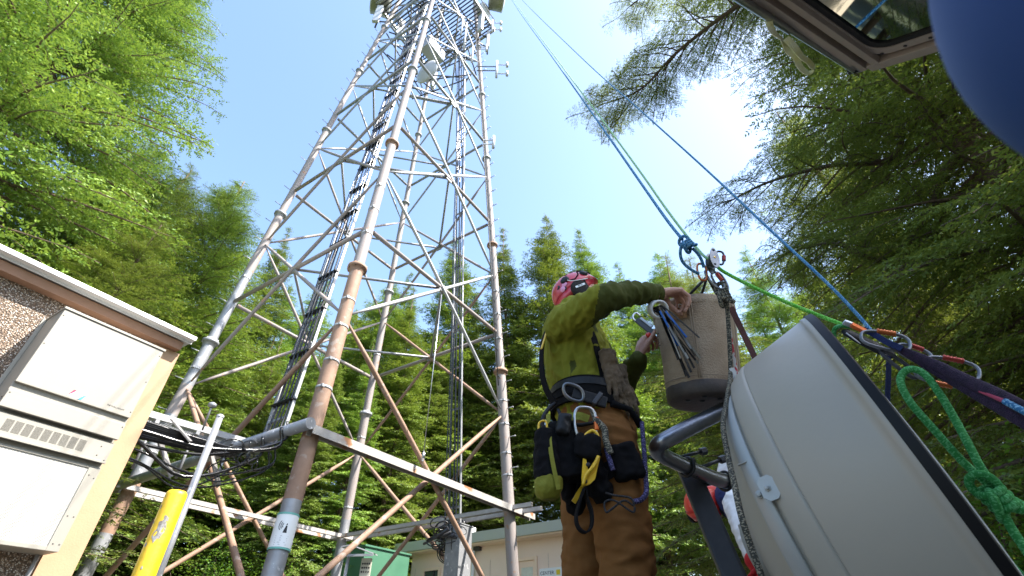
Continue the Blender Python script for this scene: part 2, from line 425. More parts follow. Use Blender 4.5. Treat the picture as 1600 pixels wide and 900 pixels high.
# ------------------------------------------------------------------ equipment shelter (left)
AW = .5482
E1 = Vector((math.sin(AW), math.cos(AW), 0))          # along the wall, receding
NW = Vector((math.cos(AW), -math.sin(AW), 0))         # out of the wall
UP = Vector((0, 0, 1))
AC_T = 5.6
acTR = P(257, 548, t=AC_T)                            # top right front corner of the unit
AC_D = .42
wall0 = acTR-NW*AC_D                                  # point on the wall plane
def on_plane(u, v, p0, n):
    d = ray(u, v); t = (Vector(p0)-Vector((0, 0, CAMH))).dot(n)/d.dot(n); return Vector((0, 0, CAMH))+d*t
FAS = .12
pe = on_plane(290, 531, wall0+NW*FAS, NW)             # end of eave: top of the fascia
z_eave = pe.z; end_s = (pe-wall0).dot(E1)
pfb = on_plane(150, 489, wall0+NW*FAS, NW)            # a point on the fascia's lower edge
z_fb = pfb.z
def W(s_, n_, z_): return Vector((wall0.x, wall0.y, 0))+E1*s_+NW*n_+UP*z_
pc = on_plane(262, 570, wall0+NW*.03, NW); s_corner = (pc-wall0).dot(E1)
sR_trim = .006
shelter = thing('equipment_shelter', W(s_corner-2.5, -1.6, 0), 'pebble-faced equipment shelter with brown fascia and white metal roof edge at the left', 'building')
LEN = 6.0
mb = MB(); rotW = Matrix((E1, NW, UP)).transposed()
mb.box(W(s_corner-LEN/2, -1.5, (z_fb+.03)/2), (LEN, 3.0, z_fb+.03), rotW)
mb.build('wall', M['pebble'], shelter)
mb = MB(); tw_ = s_corner+.07-(sR_trim); mb.box(W(sR_trim+tw_/2, .006, z_fb/2), (tw_, .05, z_fb), rotW, .004)
mb.box(W(s_corner+.045, -.13, z_fb/2), (.05, .24, z_fb), rotW, .004)
mb.build('corner_trim', M['trim'], shelter)
mb = MB(); mb.box(W(end_s-LEN/2-.1, FAS/2-.05, (z_eave+z_fb)/2-.02), (LEN+.2, FAS+.1, z_eave-z_fb-.05), rotW, .008)
mb.box(W(end_s-.05, -1.5, (z_eave+z_fb)/2-.02), (.1, 3.1, z_eave-z_fb-.053), rotW, .008)
mb.build('fascia', M['fascia'], shelter)
mb = MB()
mb.box(W(end_s-LEN/2-.08, -1.5+FAS, z_eave+.005), (LEN+.3, 3.25, .05), rotW, .006)
mb.box(W(end_s-LEN/2-.08, FAS+.032, z_eave-.02), (LEN+.3, .012, .05), rotW)
x_ = -.1
while x_ > -LEN:
    mb.box(W(end_s+x_, FAS+.041, z_eave+.002), (.07, .006, .02), rotW, .002); x_ -= .165
mb.build('roof', M['roofmetal'], shelter)

# wall mounted air conditioner
acTL = on_plane(101, 484, acTR, NW); sL = (acTL-wall0).dot(E1); sR = 0.0
aw = sR-sL; zt = acTR.z
def zpl(u, v): return on_plane(u, v, acTR, NW).z
z1 = zpl(202, 653); z2 = zpl(199, 674); z3 = zpl(196, 690); z4 = zpl(168, 722); z5 = zpl(160, 735); zb = zpl(85, 860)
ac = thing('air_conditioner', W(-aw/2, AC_D/2, zb), 'tall beige wall-mounted air conditioner with louvred vent and mesh grille', 'air conditioner')
def acbox(mb, s0, s1, n0, n1, za, zc, bev=.004): mb.box(W((s0+s1)/2, (n0+n1)/2, (za+zc)/2), (abs(s1-s0), abs(n1-n0), abs(zc-za)), rotW, bev)
mb = MB()
acbox(mb, sL, sR, 0.002, AC_D-.035, z2, zt-.012); acbox(mb, sL, sR, .002, AC_D-.10, zb, z2-.001)
acbox(mb, sL-.01, sR+.01, -.0, AC_D+.012, zt-.012, zt+.012, .004)
# mounting side flanges
acbox(mb, sL-.035, sL-.001, .003, .012, zb, zt); acbox(mb, sR+.001, sR+.035, .003, .012, zb, zt)
mb.build('cabinet', M['acpaint'], ac)
mb = MB(); acbox(mb, sL+.002, sR-.002, AC_D-.034, AC_D, z1, zt-.016, .006); upper = mb.build('upper_door', M['acpaint'], ac)
mb = MB(); acbox(mb, sL+.002, sR-.002, AC_D-.06, AC_D-.012, z3, z2+.06, .005); mb.build('middle_panel', M['acpaint'], ac)
mb = MB(); acbox(mb, sL+.002, sR-.002, AC_D-.1, AC_D-.045, z4, z3-.035, .005)
# drip lip
acbox(mb, sL, sR, AC_D-.05, AC_D-.03, z4-.012, z4+.006, .002)
vent = mb.build('vent_panel', M['acpaint'], ac)
mb = MB(); zv0 = z4+.045; zv1 = z3-.075; nb = 9; sv0 = sL+aw*.12; sv1 = sR-aw*.22
for b_ in range(nb):
    a0 = sv0+(sv1-sv0)*b_/nb; a1 = a0+(sv1-sv0)/nb*.82; k = 13
    for j in range(k):
        zz = zv0+(zv1-zv0)*(j+.5)/k
        mb.box(W((a0+a1)/2, AC_D-.0445, zz), (a1-a0, .003, (zv1-zv0)/k*.45), rotW)
mb.build('louvre_slots', M['acdark'], vent)
# lower grille panel: frame + mesh
mb = MB(); zl = z4-.05
acbox(mb, sR-.10, sR, AC_D-.1, AC_D-.07, zb, zl); acbox(mb, sL, sL+.05, AC_D-.1, AC_D-.07, zb, zl)
acbox(mb, sL+.05, sR-.10, AC_D-.1, AC_D-.07, zb, zb+.035); acbox(mb, sL+.05, sR-.10, AC_D-.1, AC_D-.07, zl-.02, zl)
fr = mb.build('lower_frame', M['acpaint'], ac)
def mesh_mat():
    m, t, b = new_mat('perforated_mesh'); b.inputs['Roughness'].default_value = .5; b.inputs['Metallic'].default_value = .2
    tc = t.nodes.new('ShaderNodeTexCoord'); mp = t.nodes.new('ShaderNodeMapping'); mp.inputs['Rotation'].default_value = (0, 0, AW-PI/2)
    t.links.new(tc.outputs['Object'], mp.inputs[0])
    sep = t.nodes.new('ShaderNodeSeparateXYZ'); t.links.new(mp.outputs[0], sep.inputs[0])
    outs = []
    for i, fr_ in ((0, 95), (2, 95)):
        a = t.nodes.new('ShaderNodeMath'); a.operation = 'MULTIPLY'; a.inputs[1].default_value = fr_*2*PI/2; t.links.new(sep.outputs[i], a.inputs[0])
        c = t.nodes.new('ShaderNodeMath'); c.operation = 'SINE'; t.links.new(a.outputs[0], c.inputs[0])
        d = t.nodes.new('ShaderNodeMath'); d.operation = 'ABSOLUTE'; t.links.new(c.outputs[0], d.inputs[0]); outs.append(d.outputs[0])
    mul = t.nodes.new('ShaderNodeMath'); mul.operation = 'MULTIPLY'; t.links.new(outs[0], mul.inputs[0]); t.links.new(outs[1], mul.inputs[1])
    rp = t.nodes.new('ShaderNodeValToRGB'); rp.color_ramp.elements[0].position = .35; rp.color_ramp.elements[0].color = (.60, .58, .53, 1)
    rp.color_ramp.elements[1].position = .55; rp.color_ramp.elements[1].color = (.07, .07, .065, 1)
    t.links.new(mul.outputs[0], rp.inputs['Fac']); t.links.new(rp.outputs[0], b.inputs['Base Color'])
    return m
mb = MB(); acbox(mb, sL+.05, sR-.10, AC_D-.096, AC_D-.08, zb+.035, zl-.02, 0); mb.build('mesh_grille', mesh_mat(), ac)
# screws
def screw(mb, s_, z_, n_): mb.lathe(W(s_, n_, z_), NW, [(0, .007), (.004, .006), (.005, .003)], 8, cap1=True)
for (s_, z_, n_) in ((sR-.02, z1+.06, AC_D), (sR-.02, (z1+zt)/2, AC_D), (sR-.02, zt-.08, AC_D), (sL+.02, (z1+zt)/2, AC_D), (sL+.02, zt-.08, AC_D), (sL+.02, z2+.03, AC_D-.012), (sR-.02, z2+.03, AC_D-.012),
                     (sL+.05, z3-.09, AC_D-.045), (sR-.1, z3-.09, AC_D-.045), (sR-.1, z4+.05, AC_D-.045), (sR-.02, z4+.02, AC_D-.045),
                     (sR-.07, zl-.08, AC_D-.07), (sR-.02, zl-.1, AC_D-.07), (sR-.07, zl-.45, AC_D-.07), (sR-.02, zl-.45, AC_D-.07), (sR-.07, zb+.06, AC_D-.07), (sR-.02, zb+.06, AC_D-.07)):
    mb = MB(); screw(mb, s_, z_, n_); mb.build('screw', M['acdark'], ac)
# badge
bp0 = on_plane(121, 617, acTR, NW); bs = (bp0-wall0).dot(E1); bz = bp0.z
Mt = Matrix((E1, UP, NW)).transposed()
mb = MB(); bw, bh = .15, .07
def bpt(x, z, n=.001): return W(bs+x, AC_D+n, bz+z)
mb.prism([bpt(-bw/2, -bh/2), bpt(bw/2-.03, -bh/2), bpt(bw/2, bh/2), bpt(-bw/2+.03, bh/2)], NW*.0015)
badge = mb.build('badge', M['paper'], ac)
mb = MB(); mb.prism([bpt(-bw/2, -bh/2, .003), bpt(-bw/2+.055, bh/2, .003), bpt(-bw/2+.028, bh/2, .003)], NW*.001); mb.build('red_corner', M['signred'], badge)
mb = MB(); mb.prism([bpt(bw/2-.06, -bh/2, .003), bpt(bw/2-.028, -bh/2, .003), bpt(bw/2, bh/2, .003)], NW*.001); mb.build('blue_corner', M['signcyan'], badge)
text_obj('lettering', 'BARD', .042, bpt(0, 0, .003), Mt, M['signcyan'], badge)
tp0 = on_plane(180, 638, acTR, NW)
text_obj('lettering', 'THE WALL-MOUNT', .019, W((tp0-wall0).dot(E1), AC_D+.001, tp0.z+.01), Mt, M['ink'], upper)
# grey conduit beneath the unit
mb = MB(); c0 = on_plane(45, 895, wall0+NW*.05, NW); mb.tube([c0+UP*.2, c0, Vector((c0.x, c0.y, 0))], .018, 10)
tag(mb.build('conduit', M['galv']), 'thin grey conduit coming out of the underside of the air conditioner', 'conduit')

# ------------------------------------------------------------------ bollard and mast
bl = P(278, 768, t=3.55); br = .070
bo = thing('bollard', (bl.x, bl.y, 0), 'chipped yellow steel safety bollard with rounded cap beside the shelter', 'bollard')
mb = MB(); mb.lathe((bl.x, bl.y, 0), UP, [(0, br), (bl.z-.03, br), (bl.z-.012, br*.95), (bl.z, br*.8), (bl.z+.008, br*.4), (bl.z+.01, .004)], 40, cap1=True)
mb.build('post', M['yellow'], bo)
rng = random.Random(5)
mb = MB()
for (ang, zc, hh, ww) in ((-1.2, bl.z-.28, .12, .06), (-1.05, bl.z-.2, .05, .03), (-2.1, bl.z-.12, .025, .014), (-2.0, bl.z-.36, .03, .02), (-2.3, bl.z-.22, .02, .02), (-1.9, bl.z-.62, .025, .016), (-1.4, bl.z-.5, .02, .012), (-2.05, bl.z-.05, .015, .008)):
    k = 14; pts = []
    for i in range(k):
        a = 2*PI*i/k; rr = 1+.35*rng.uniform(-1, 1)
        pa = ang+ww*math.cos(a)*rr/br*.5; pz = zc+hh*math.sin(a)*rr*.5
        pts.append((bl.x+math.cos(pa)*(br+.0012), bl.y+math.sin(pa)*(br+.0012), pz))
    cpt = (bl.x+math.cos(ang)*(br+.0016), bl.y+math.sin(ang)*(br+.0016), zc)
    n0 = mb.add(pts); c_ = mb.add([cpt])
    for i in range(k): mb.face([n0+i, n0+(i+1) % k, c_])
mb.build('paint_chips', mat('bare_primer', (.42, .43, .42), .7, 0, (.12, .08, .05), 30), bo)
ms_ = P(344, 651, t=4.6); 
mst = thing('support_mast', (ms_.x, ms_.y, 0), 'thin galvanised pipe mast standing just behind the yellow bollard', 'mast')
mb = MB(); mb.tube([(ms_.x, ms_.y, 0), (ms_.x, ms_.y, ms_.z)], .030, 16); mb.build('pipe', M['galv'], mst)
mb = MB(); mb.lathe((ms_.x, ms_.y, ms_.z-.01), UP, [(0, .034), (.02, .034), (.03, .02), (.034, .003)], 16); mb.build('cap', M['galvlight'], mst)

# ------------------------------------------------------------------ lattice tower
TC = Vector((-3.7218, 10.5358, 0)); ANG = .5739
T1 = Vector((math.sin(ANG), math.cos(ANG), 0)); T2 = Vector((-T1.y, T1.x, 0))
SG = {'A': (-1, -1), 'B': (-1, 1), 'C': (1, -1), 'D': (1, 1)}
def legp(k, zr):
    """leg centre at height zr above the lens"""
    s_ = 2.646-.0505*(zr-2.7)-.0002*(zr-2.7)**2
    i, j = SG[k]; q = TC+(T1*i+T2*j)*s_; return Vector((q.x, q.y, zr+CAMH))
def mixp(a, b, f): return a*(1-f)+b*f
tower = thing('lattice_tower', (TC.x, TC.y, 0), 'tall four-legged lattice radio tower of grey and rusty pipes', 'tower')
FL = [6.03, 10.46, 14.76, 18.96, 23.04, 27.1]
def leg_r(zr): return .124 if zr < 6.03 else .110 if zr < 10.46 else .100 if zr < 14.76 else .092 if zr < 18.96 else .084
SEC = {'A': [(-.25, 1.72, 0), (1.72, 6.03, 1), (6.03, 14.76, 2), (14.76, 30, 2)],
       'B': [(-.25, 1.9, 0), (1.9, 2.9, 1), (2.9, 4.2, 0), (4.2, 4.9, 2), (4.9, 8.2, 0), (8.2, 30, 2)],
       'C': [(-.25, 1.3, 0), (1.3, 30, 2)], 'D': [(-.25, 3.1, 0), (3.1, 30, 2)]}
for k in 'ABCD':
    mb = MB()
    for (z0, z1_, mi) in SEC[k]:
        mb.mi = mi
        cuts = [z0]+[f for f in FL if z0 < f < z1_]+[z1_]
        for a, b in zip(cuts[:-1], cuts[1:]):
            r_ = leg_r((a+b)/2); mb.tube([legp(k, a), legp(k, b)], r_, 20, caps=False)
    mb.mi = 0
    # base plate
    b0 = legp(k, -.25); mb.box((b0.x, b0.y, .03), (.55, .55, .05), None, .01)
    # step pegs on two legs
    if k in 'BC':
        zz = 3.2; i = 0
        while zz < 27:
            p = legp(k, zz); d = (-T1 if i % 2 else T2) if k == 'B' else (-T2 if i % 2 else T1)
            mb.tube([p, p+d*.30], .011, 6); mb.tube([p+d*.30, p+d*.305], .018, 6); zz += .36; i += 1
    lg = mb.build('leg', [M['galv'], M['rust'], M['pink']], tower)
    for f in FL:
        p = legp(k, f); mb = MB(); ax = (legp(k, f+1)-legp(k, f)); r_ = leg_r(f-.1)
        mb.lathe(p-ax.normalized()*.03, ax, [(-.09, r_+.003), (0, r_+.035), (.0, r_+.062), (.028, r_+.062), (.032, r_+.062), (.06, r_+.062), (.06, r_+.03), (.13, r_-.006)], 24)
        for q in range(8):
            a = q*PI/4; c = p+Vector((math.cos(a), math.sin(a), 0))*(r_+.045)
            mb.tube([c-UP*.06, c+UP*.06], .012, 6)
        mb.build('flange', M['rust'] if f < 11 and k in 'AC' else M['galv'], lg)
    # clamp bands
    for zb_ in ([3.4, 3.9, 4.6, 5.2, 7, 7.8, 8.6] if k in 'AC' else [3.4, 5.3, 8]):
        p = legp(k, zb_); mb = MB(); r_ = leg_r(zb_)+.006
        mb.lathe(p, legp(k, zb_+1)-p, [(-.02, r_-.01), (-.02, r_), (.02, r_), (.02, r_-.01)], 20)
        mb.box(p+(T1*-1+T2*-1).normalized()*(r_+.02)*(1 if k == 'A' else 1), (.05, .04, .045), rotW); mb.build('clamp_band', M['galvlight'], lg)
NODES = [.3, 4.87, 9.27, 13.75, 17.85, 21.7, 25.4]
HORZ = [2.7, 7.2, 11.45, 15.7, 19.8, 23.6]
FACES = [('A', 'C'), ('A', 'B'), ('B', 'D'), ('C', 'D')]
def inset(p, q, d): v = (q-p).normalized(); return p+v*d
for (a, b) in FACES:
    for i in range(len(NODES)-1):
        r_ = .047 if i == 0 else .042 if i < 3 else .036
        for (x, y) in ((a, b), (b, a)):
            p, q = legp(x, NODES[i+1]), legp(y, NODES[i]); off = (T1 if (x, y) == (a, b) else -T1)*.0
            out = ((p+q)/2-Vector((TC.x, TC.y, ((p+q)/2).z))).normalized()*(.03 if (x, y) == (a, b) else -.03)
            p = inset(p, q, leg_r(5)+.02); q = inset(q, p, leg_r(5)+.02)
            mb = MB(); mb.mi = 1 if (i == 0 or (i == 1 and a == 'C')) else 0
            if i == 1 and (x, y) == ('A', 'C'): mb.mi = 0
            path = [p+(q-p)*t_+out*math.sin(PI*t_) for t_ in (0, .12, .3, .5, .7, .88, 1)]
            rr_ = [r_*.45]+[r_]*5+[r_*.45]
            mb.tube(path, rr_, 10)
            br_ = mb.build('brace', [M['galvlight'] if a == 'A' and b == 'C' else M['pink'] if i < 3 else M['galv'], M['rust'], M['galv']], tower)  # lighter grey on the A-C face paints in the sun falling there
    for i, h in enumerate(HORZ):
        p, q = legp(a, h), legp(b, h)
        if i == 0: continue
        mb = MB(); mb.tube([inset(p, q, .14), inset(q, p, .14)], .05, 10); mb.build('horizontal_strut', M['pink'] if i < 3 else M['galv'], tower)
        md = (p+q)/2; mb = MB(); mb.box(md, (.22, .05, .2), Matrix(((q-p).normalized(), (q-p).normalized().cross(UP)*-1, UP)).transposed(), .005); mb.build('gusset_plate', M['galv'], tower)
for i, h in enumerate(HORZ[1:]):
    mids = [(legp(a, h)+legp(b, h))/2 for a, b in (('A', 'C'), ('C', 'D'), ('D', 'B'), ('B', 'A'))]
    for k in range(4):
        mb = MB(); mb.tube([mids[k], mids[(k+1) % 4]], .034, 8); mb.build('inner_strut', M['galv'], tower)
# ring of channels at the first level
def chan(mb, p, q, wd=.2, ht=.12, th=.012, up=UP):
    d = (q-p).normalized(); sd_ = UP.cross(d).normalized()
    mb.beam(p, q, wd, th); mb.beam(p+sd_*(wd/2-th/2)-UP*ht/2, q+sd_*(wd/2-th/2)-UP*ht/2, th, ht-.003); mb.beam(p-sd_*(wd/2-th/2)-UP*ht/2, q-sd_*(wd/2-th/2)-UP*ht/2, th, ht-.003)
A_, B_, C_, D_ = (legp(k, 2.7) for k in 'ABCD')
dAC = (C_-A_).normalized(); dAB = (B_-A_).normalized()
mb = MB(); chan(mb, A_-dAB*-.0+dAC*-.15-dAB*.0+T2*-.17, C_+dAC*.7+T2*-.17, .15, .12)
mb.build('ring_channel', M['rustgalv'], tower)
mb = MB(); mb.tube([A_-dAC*.22-dAB*.25, B_-dAC*.22+dAB*.25], .085, 20); mb.build('ring_beam', M['galv'], tower)
for off in (-.2, .2):
    mb = MB(); chan(mb, B_+T1*-.3+T2*off, D_+T1*.3+T2*off, .07, .08); mb.build('ring_channel', M['rustgalv'], tower)
    mb = MB(); chan(mb, D_+T2*.3+T1*off, C_-T2*.7+T1*off, .07, .08); mb.build('ring_channel', M['rustgalv'], tower)
# top platform
for zp in (20.6, 25.2):
    pts = [legp(k, zp)+(legp(k, zp)-Vector((TC.x, TC.y, zp+CAMH))).normalized()*.9 for k in 'ACDB']
    if zp > 21:
        for i in range(4):
            mb = MB(); mb.beam(pts[i], pts[(i+1) % 4], .1, .16); mb.build('platform_edge', M['galv'], tower)
            mb = MB(); mb.tube([pts[i]+UP*1.05, pts[(i+1) % 4]+UP*1.05], .025, 8); mb.build('handrail', M['galv'], tower)
        cx = sum(pts, Vector())/4; n = 26
        mb = MB()
        for i in range(n+1):
            f = (i+.01)/n; a = mixp(pts[0], pts[1], f); b = mixp(pts[3], pts[2], f); mb.beam(a, b, .055, .05)
        mb.build('grating', M['darksteel'], tower)
    else:
        pass
# warning sign round the near leg
def leg_frame(k, zr):
    p = legp(k, zr); ax = (legp(k, zr+1)-p).normalized(); return p, ax
p, ax = leg_frame('A', 1.33)
sgn = thing('warning_sign', p, 'white radio-frequency warning sheet strapped round the nearest tower leg', 'sign')
ud = (Vector((0, 0, CAMH))-p); ud = (ud-ax*ud.dot(ax)).normalized(); wd_ = ax.cross(ud)
mb = MB(); rr_ = .136; n = 22; rows = []
for j, hz in enumerate((-.21, -.19, .19, .21)):
    rows.append([p+ax*hz+(ud*math.cos(a)+wd_*math.sin(a))*(rr_ if j in (1, 2) else rr_-.005) for a in [R(-88)+R(176)*i/n for i in range(n+1)]])
for j in range(3):
    for i in range(n):
        b0 = mb.add([rows[j][i], rows[j][i+1], rows[j+1][i+1], rows[j+1][i]]); mb.face([b0, b0+1, b0+2, b0+3], smooth=True)
sheet = mb.build('sheet', M['paper'], sgn)
def on_sheet(x, zz, e=.0025):   # x metres to the viewer's right
    a = -x/rr_; return p+ax*zz+(ud*math.cos(a)+wd_*math.sin(a))*(rr_+e)
# which way is right for the viewer
if (on_sheet(.05, 0)-p).x < (on_sheet(-.05, 0)-p).x: sx = -1
else: sx = 1
def OS(x, zz, e=.0025): return on_sheet(sx*x, zz, e)
mb = MB()
for r0 in (.035, .055, .078):
    pa = [OS(-.0-r0*math.cos(a), .055+r0*math.sin(a)) for a in [R(-42)+R(84)*i/10 for i in range(11)]]
    mb.tube(pa, .0045, 6)
mb.build('wave_symbol', M['ink'], sheet)
mb = MB(); b0 = mb.add([OS(-.018, -.03), OS(.032, -.03), OS(.022, .055), OS(.006, .055)]); mb.face([b0, b0+1, b0+2, b0+3]); b0 = mb.add([OS(.004, .062), OS(.024, .062), OS(.014, .085)]); mb.face([b0, b0+1, b0+2]); mb.build('mast_symbol', M['ink'], sheet)
mb = MB()
for i, wln in enumerate((.16, .15, .155, .13, .15)):
    zz = -.065-i*.024; b0 = mb.add([OS(-.09, zz), OS(-.09+wln*.45, zz), OS(-.09+wln, zz), OS(-.09+wln, zz-.005), OS(-.09+wln*.45, zz-.005), OS(-.09, zz-.005)])
    mb.face([b0, b0+1, b0+4, b0+5]); mb.face([b0+1, b0+2, b0+3, b0+4])
mb.build('text_lines', mat('grey_print', (.35, .35, .36), .6), sheet)
for hz in (-.2, .205):
    mb = MB(); mb.lathe(p+ax*hz, ax, [(-.012, .139), (.012, .139)], 24); mb.build('strap', mat('green_strap', (.15, .42, .36), .5), sgn)

# ------------------------------------------------------------------ cables on the tower
rng = random.Random(3)
def lad(f, k1, k2, zr, off=0, inn=.12):
    p = mixp(legp(k1, zr), legp(k2, zr), f); c = Vector((TC.x, TC.y, p.z)); return p+(c-p).normalized()*inn+(legp(k2, zr)-legp(k1, zr)).normalized()*off
for (k1, k2, f, nm, lab, zbot) in (('A', 'B', .21, 'near', 'cable ladder up the left face beside the nearest tower leg', 2.9), ('C', 'D', .26, 'far', 'cable ladder up the far right face beside the tower leg', 1.4)):
    b0 = lad(f, k1, k2, zbot); L_ = thing('cable_ladder', b0, lab, 'cable ladder'); hw = .27 if nm == 'near' else .17
    for s_ in (-1, 1):
        mb = MB(); mb.beam(lad(f, k1, k2, zbot, s_*hw), lad(f, k1, k2, 25, s_*hw), .03, .05, up=T1); mb.build('rail', M['galvlight' if nm == 'near' else 'galv'], L_)
    zz = zbot+.3; 
    while zz < 24.5:
        mb = MB(); mb.beam(lad(f, k1, k2, zz, -hw), lad(f, k1, k2, zz, hw), .04, .04); mb.build('rung', M['galvlight'], L_); zz += 1.05 if nm == 'near' else 1.2
near_end = []
for i in range(10):
    o = -.25+.50*i/9+rng.uniform(-.012, .012); inn = .05 if i % 2 else .12; r_ = rng.choice((.011, .014, .017))
    pts = [lad(.21, 'A', 'B', zz, o*(1+.15*math.sin(zz*.7+i)*.3), inn+.02*math.sin(zz+i)) for zz in [24.6-1.3*j for j in range(16)]]
    # turn at the bottom on to the bridge
    bt = lad(.21, 'A', 'B', 3.0-.02*i, o, inn); pts = [q for q in pts if q.z > bt.z+.6]+[bt]
    k = i/12
    e0 = P(400-3*i, 700+i*1.2, t=6.9-.02*i); e1_ = P(340, 694+i*2.0, t=6.3); e2_ = P(215, 655+i*3.2, t=5.75); e3 = P(150, 640+i*3.0, t=5.6)
    pts = pts+[e0, e1_, e2_, e3]
    pp = smooth_path(pts, 6); mb = MB(); mb.tube(pp, r_, 7); c_ = mb.build('coaxial_cable', M['cable'])
    # clamps on the cable
    tag(c_, 'black coaxial cable running down the near ladder and on to the shelter bridge', 'cable', 'coaxial cables on the near ladder')
    mb = MB()
for j in range(22):
    zz = 3.5+j*.98; mb = MB(); mb.box(lad(.21, 'A', 'B', zz, 0, .1), (.56, .09, .035), Matrix(((legp('B', 3)-legp('A', 3)).normalized(), (legp('B', 3)-legp('A', 3)).normalized().cross(UP)*-1, UP)).transposed(), .008)
    tag(mb.build('cable_clamp', M['blackrub']), 'black clamp bar gripping the coaxial cables on the near ladder', 'cable clamp', 'clamp bars on the near ladder')
for i in range(6):
    o = -.13+.26*i/5; r_ = (.022, .016, .024, .018, .022, .016)[i]
    mb = MB(); mb.tube(smooth_path([lad(.26, 'C', 'D', zz, o, .19+.05*(i % 2)+.015*math.sin(zz*.8+i)) for zz in [24.5-1.5*j for j in range(16)]], 3), r_, 7)
    tag(mb.build('coaxial_cable', M['cable']), 'black coaxial cable on the far ladder ending at the grey cable post', 'cable', 'coaxial cables on the far ladder')
# climbing safety cable and thin wires by the right leg
mb = MB(); mb.tube([legp('C', z_)-T1*.3-T2*.1 for z_ in (5.5, 10, 16, 24)], .012, 6)
for z_ in (5.8, 6.6, 7.4, 8.2, 9.0, 10, 11, 12): mb.tube([legp('C', z_)-T1*.34-T2*.1, legp('C', z_)], .01, 6)
tag(mb.build('climbing_cable', M['darksteel']), 'thin vertical safety cable on stand-offs beside the right tower leg', 'cable')
mb = MB(); p0 = P(690, 460, t=10.5); p1_ = P(690, 700, t=8.2); p1_.x, p1_.y = p0.x, p0.y
mb.tube([p0, p1_], .008, 6); mb.tube([p1_, p1_-UP*.1], .03, 8); mb.tube([p1_-UP*.1+V(.02*math.cos(a), 0, .05*math.sin(a)) for a in [i*PI/6 for i in range(12)]], .008, 6, closed=True)
tag(mb.build('hanging_hook', M['steel']), 'thin wire with a small hook hanging inside the tower above the channel', 'hook')

# ------------------------------------------------------------------ cable bridge from the shelter
br0 = P(195, 640, t=5.5); br1 = P(390, 700, t=7.2); zbr = 2.95+CAMH-.1
br0 = P(200, 637, z=zbr); br1 = P(395, 693, z=zbr)
bd = (br1-br0).normalized(); bs_ = UP.cross(bd).normalized()
bridge = thing('cable_bridge', br0, 'galvanised ladder bridge carrying cables from the shelter to the tower', 'cable bridge')
br0 = br0-bd*.5
for s_ in (0, .42):
    mb = MB(); mb.beam(br0+bs_*s_, br1+bs_*s_, .04, .09); mb.build('side_rail', M['galvlight'], bridge)
L_ = (br1-br0).length
mb = MB(); k = int(L_/.035)
for i in range(k): p_ = br0+bd*(i*.035); mb.beam(p_, p_+bs_*.42, .012, .02)
mb.build('grip_grating', M['galv'], bridge)
for f in (.15, .38, .62, .85):
    mb = MB(); p_ = br0+bd*L_*f; mb.beam(p_-bs_*.15-UP*.12, p_+bs_*.6-UP*.12, .05, .05); mb.tube([p_-UP*.12, p_-UP*.75], .02, 8); mb.build('hanger', M['galv'], bridge)
for i, (a, b, r_) in enumerate(((P(205, 668, t=5.6), P(430, 700, t=6.8), .028), (P(205, 690, t=5.7), P(440, 690, t=6.9), .02), (P(205, 700, t=5.7), P(420, 728, t=6.8), .014), (P(200, 715, t=5.7), P(410, 738, t=6.8), .012), (P(210, 722, t=5.8), P(380, 722, t=6.6), .010), (P(195, 676, t=5.6), P(400, 716, t=6.6), .022))):
    mb = MB(); md = (a+b)/2-UP*(.12+.05*i); mb.tube(smooth_path([a-bd*1.0, a, md, b, b+UP*.3], 6), r_, 7)
    tag(mb.build('slung_cable', M['cable']), 'black cable sagging beneath the shelter bridge towards the tower', 'cable', 'cables slung under the bridge')
rng = random.Random(8)
for i in range(9):
    c = P(rng.uniform(330, 400), rng.uniform(690, 735), t=rng.uniform(6.2, 6.8)); r0 = rng.uniform(.1, .26); a0 = rng.uniform(0, 3)
    ux = Vector((math.cos(a0), math.sin(a0), .2)).normalized(); uz = Vector((0, 0, 1))
    pts = [c+ux*r0*math.cos(a)+uz*r0*.6*math.sin(a)+Vector((0, .02*a, 0)) for a in [j*PI/8 for j in range(rng.randint(12, 24))]]
    mb = MB(); mb.tube(pts, rng.uniform(.006, .012), 6); tag(mb.build('looped_jumper', M['cable']), 'thin black looped jumper cable where the bridge meets the tower', 'cable', 'looped jumpers by the bridge')
for i, (u, v) in enumerate(((300, 632), (330, 640), (175+30, 640+50), (360, 700), (255, 690))):
    pass
# small brackets and a rod light on the bridge
mb = MB(); a = P(330, 637, t=6.2); mb.tube([P(316, 672, t=6.2), a], .012, 8); mb.lathe(a, UP, [(0, .02), (.02, .05), (.05, .05), (.07, .02)], 14, cap1=True)
tag(mb.build('sensor_stub', M['galvlight']), 'small round-headed grey sensor on a short rod above the cable bridge', 'sensor')
for (u0, v0, u1, v1, t_) in ((268, 655, 298, 690, 6.0), (250, 690, 268, 745, 6.0), (330, 705, 342, 760, 6.4)):
    mb = MB(); a, b = P(u0, v0, t=t_), P(u1, v1, t=t_); mb.beam(a, b, .02, .11, up=(0, 1, 0), bev=.004); tag(mb.build('hanger_bracket', M['rustgalv']), 'rust-stained flat steel bracket hanging under the cable bridge', 'bracket', 'hanger brackets under the bridge')

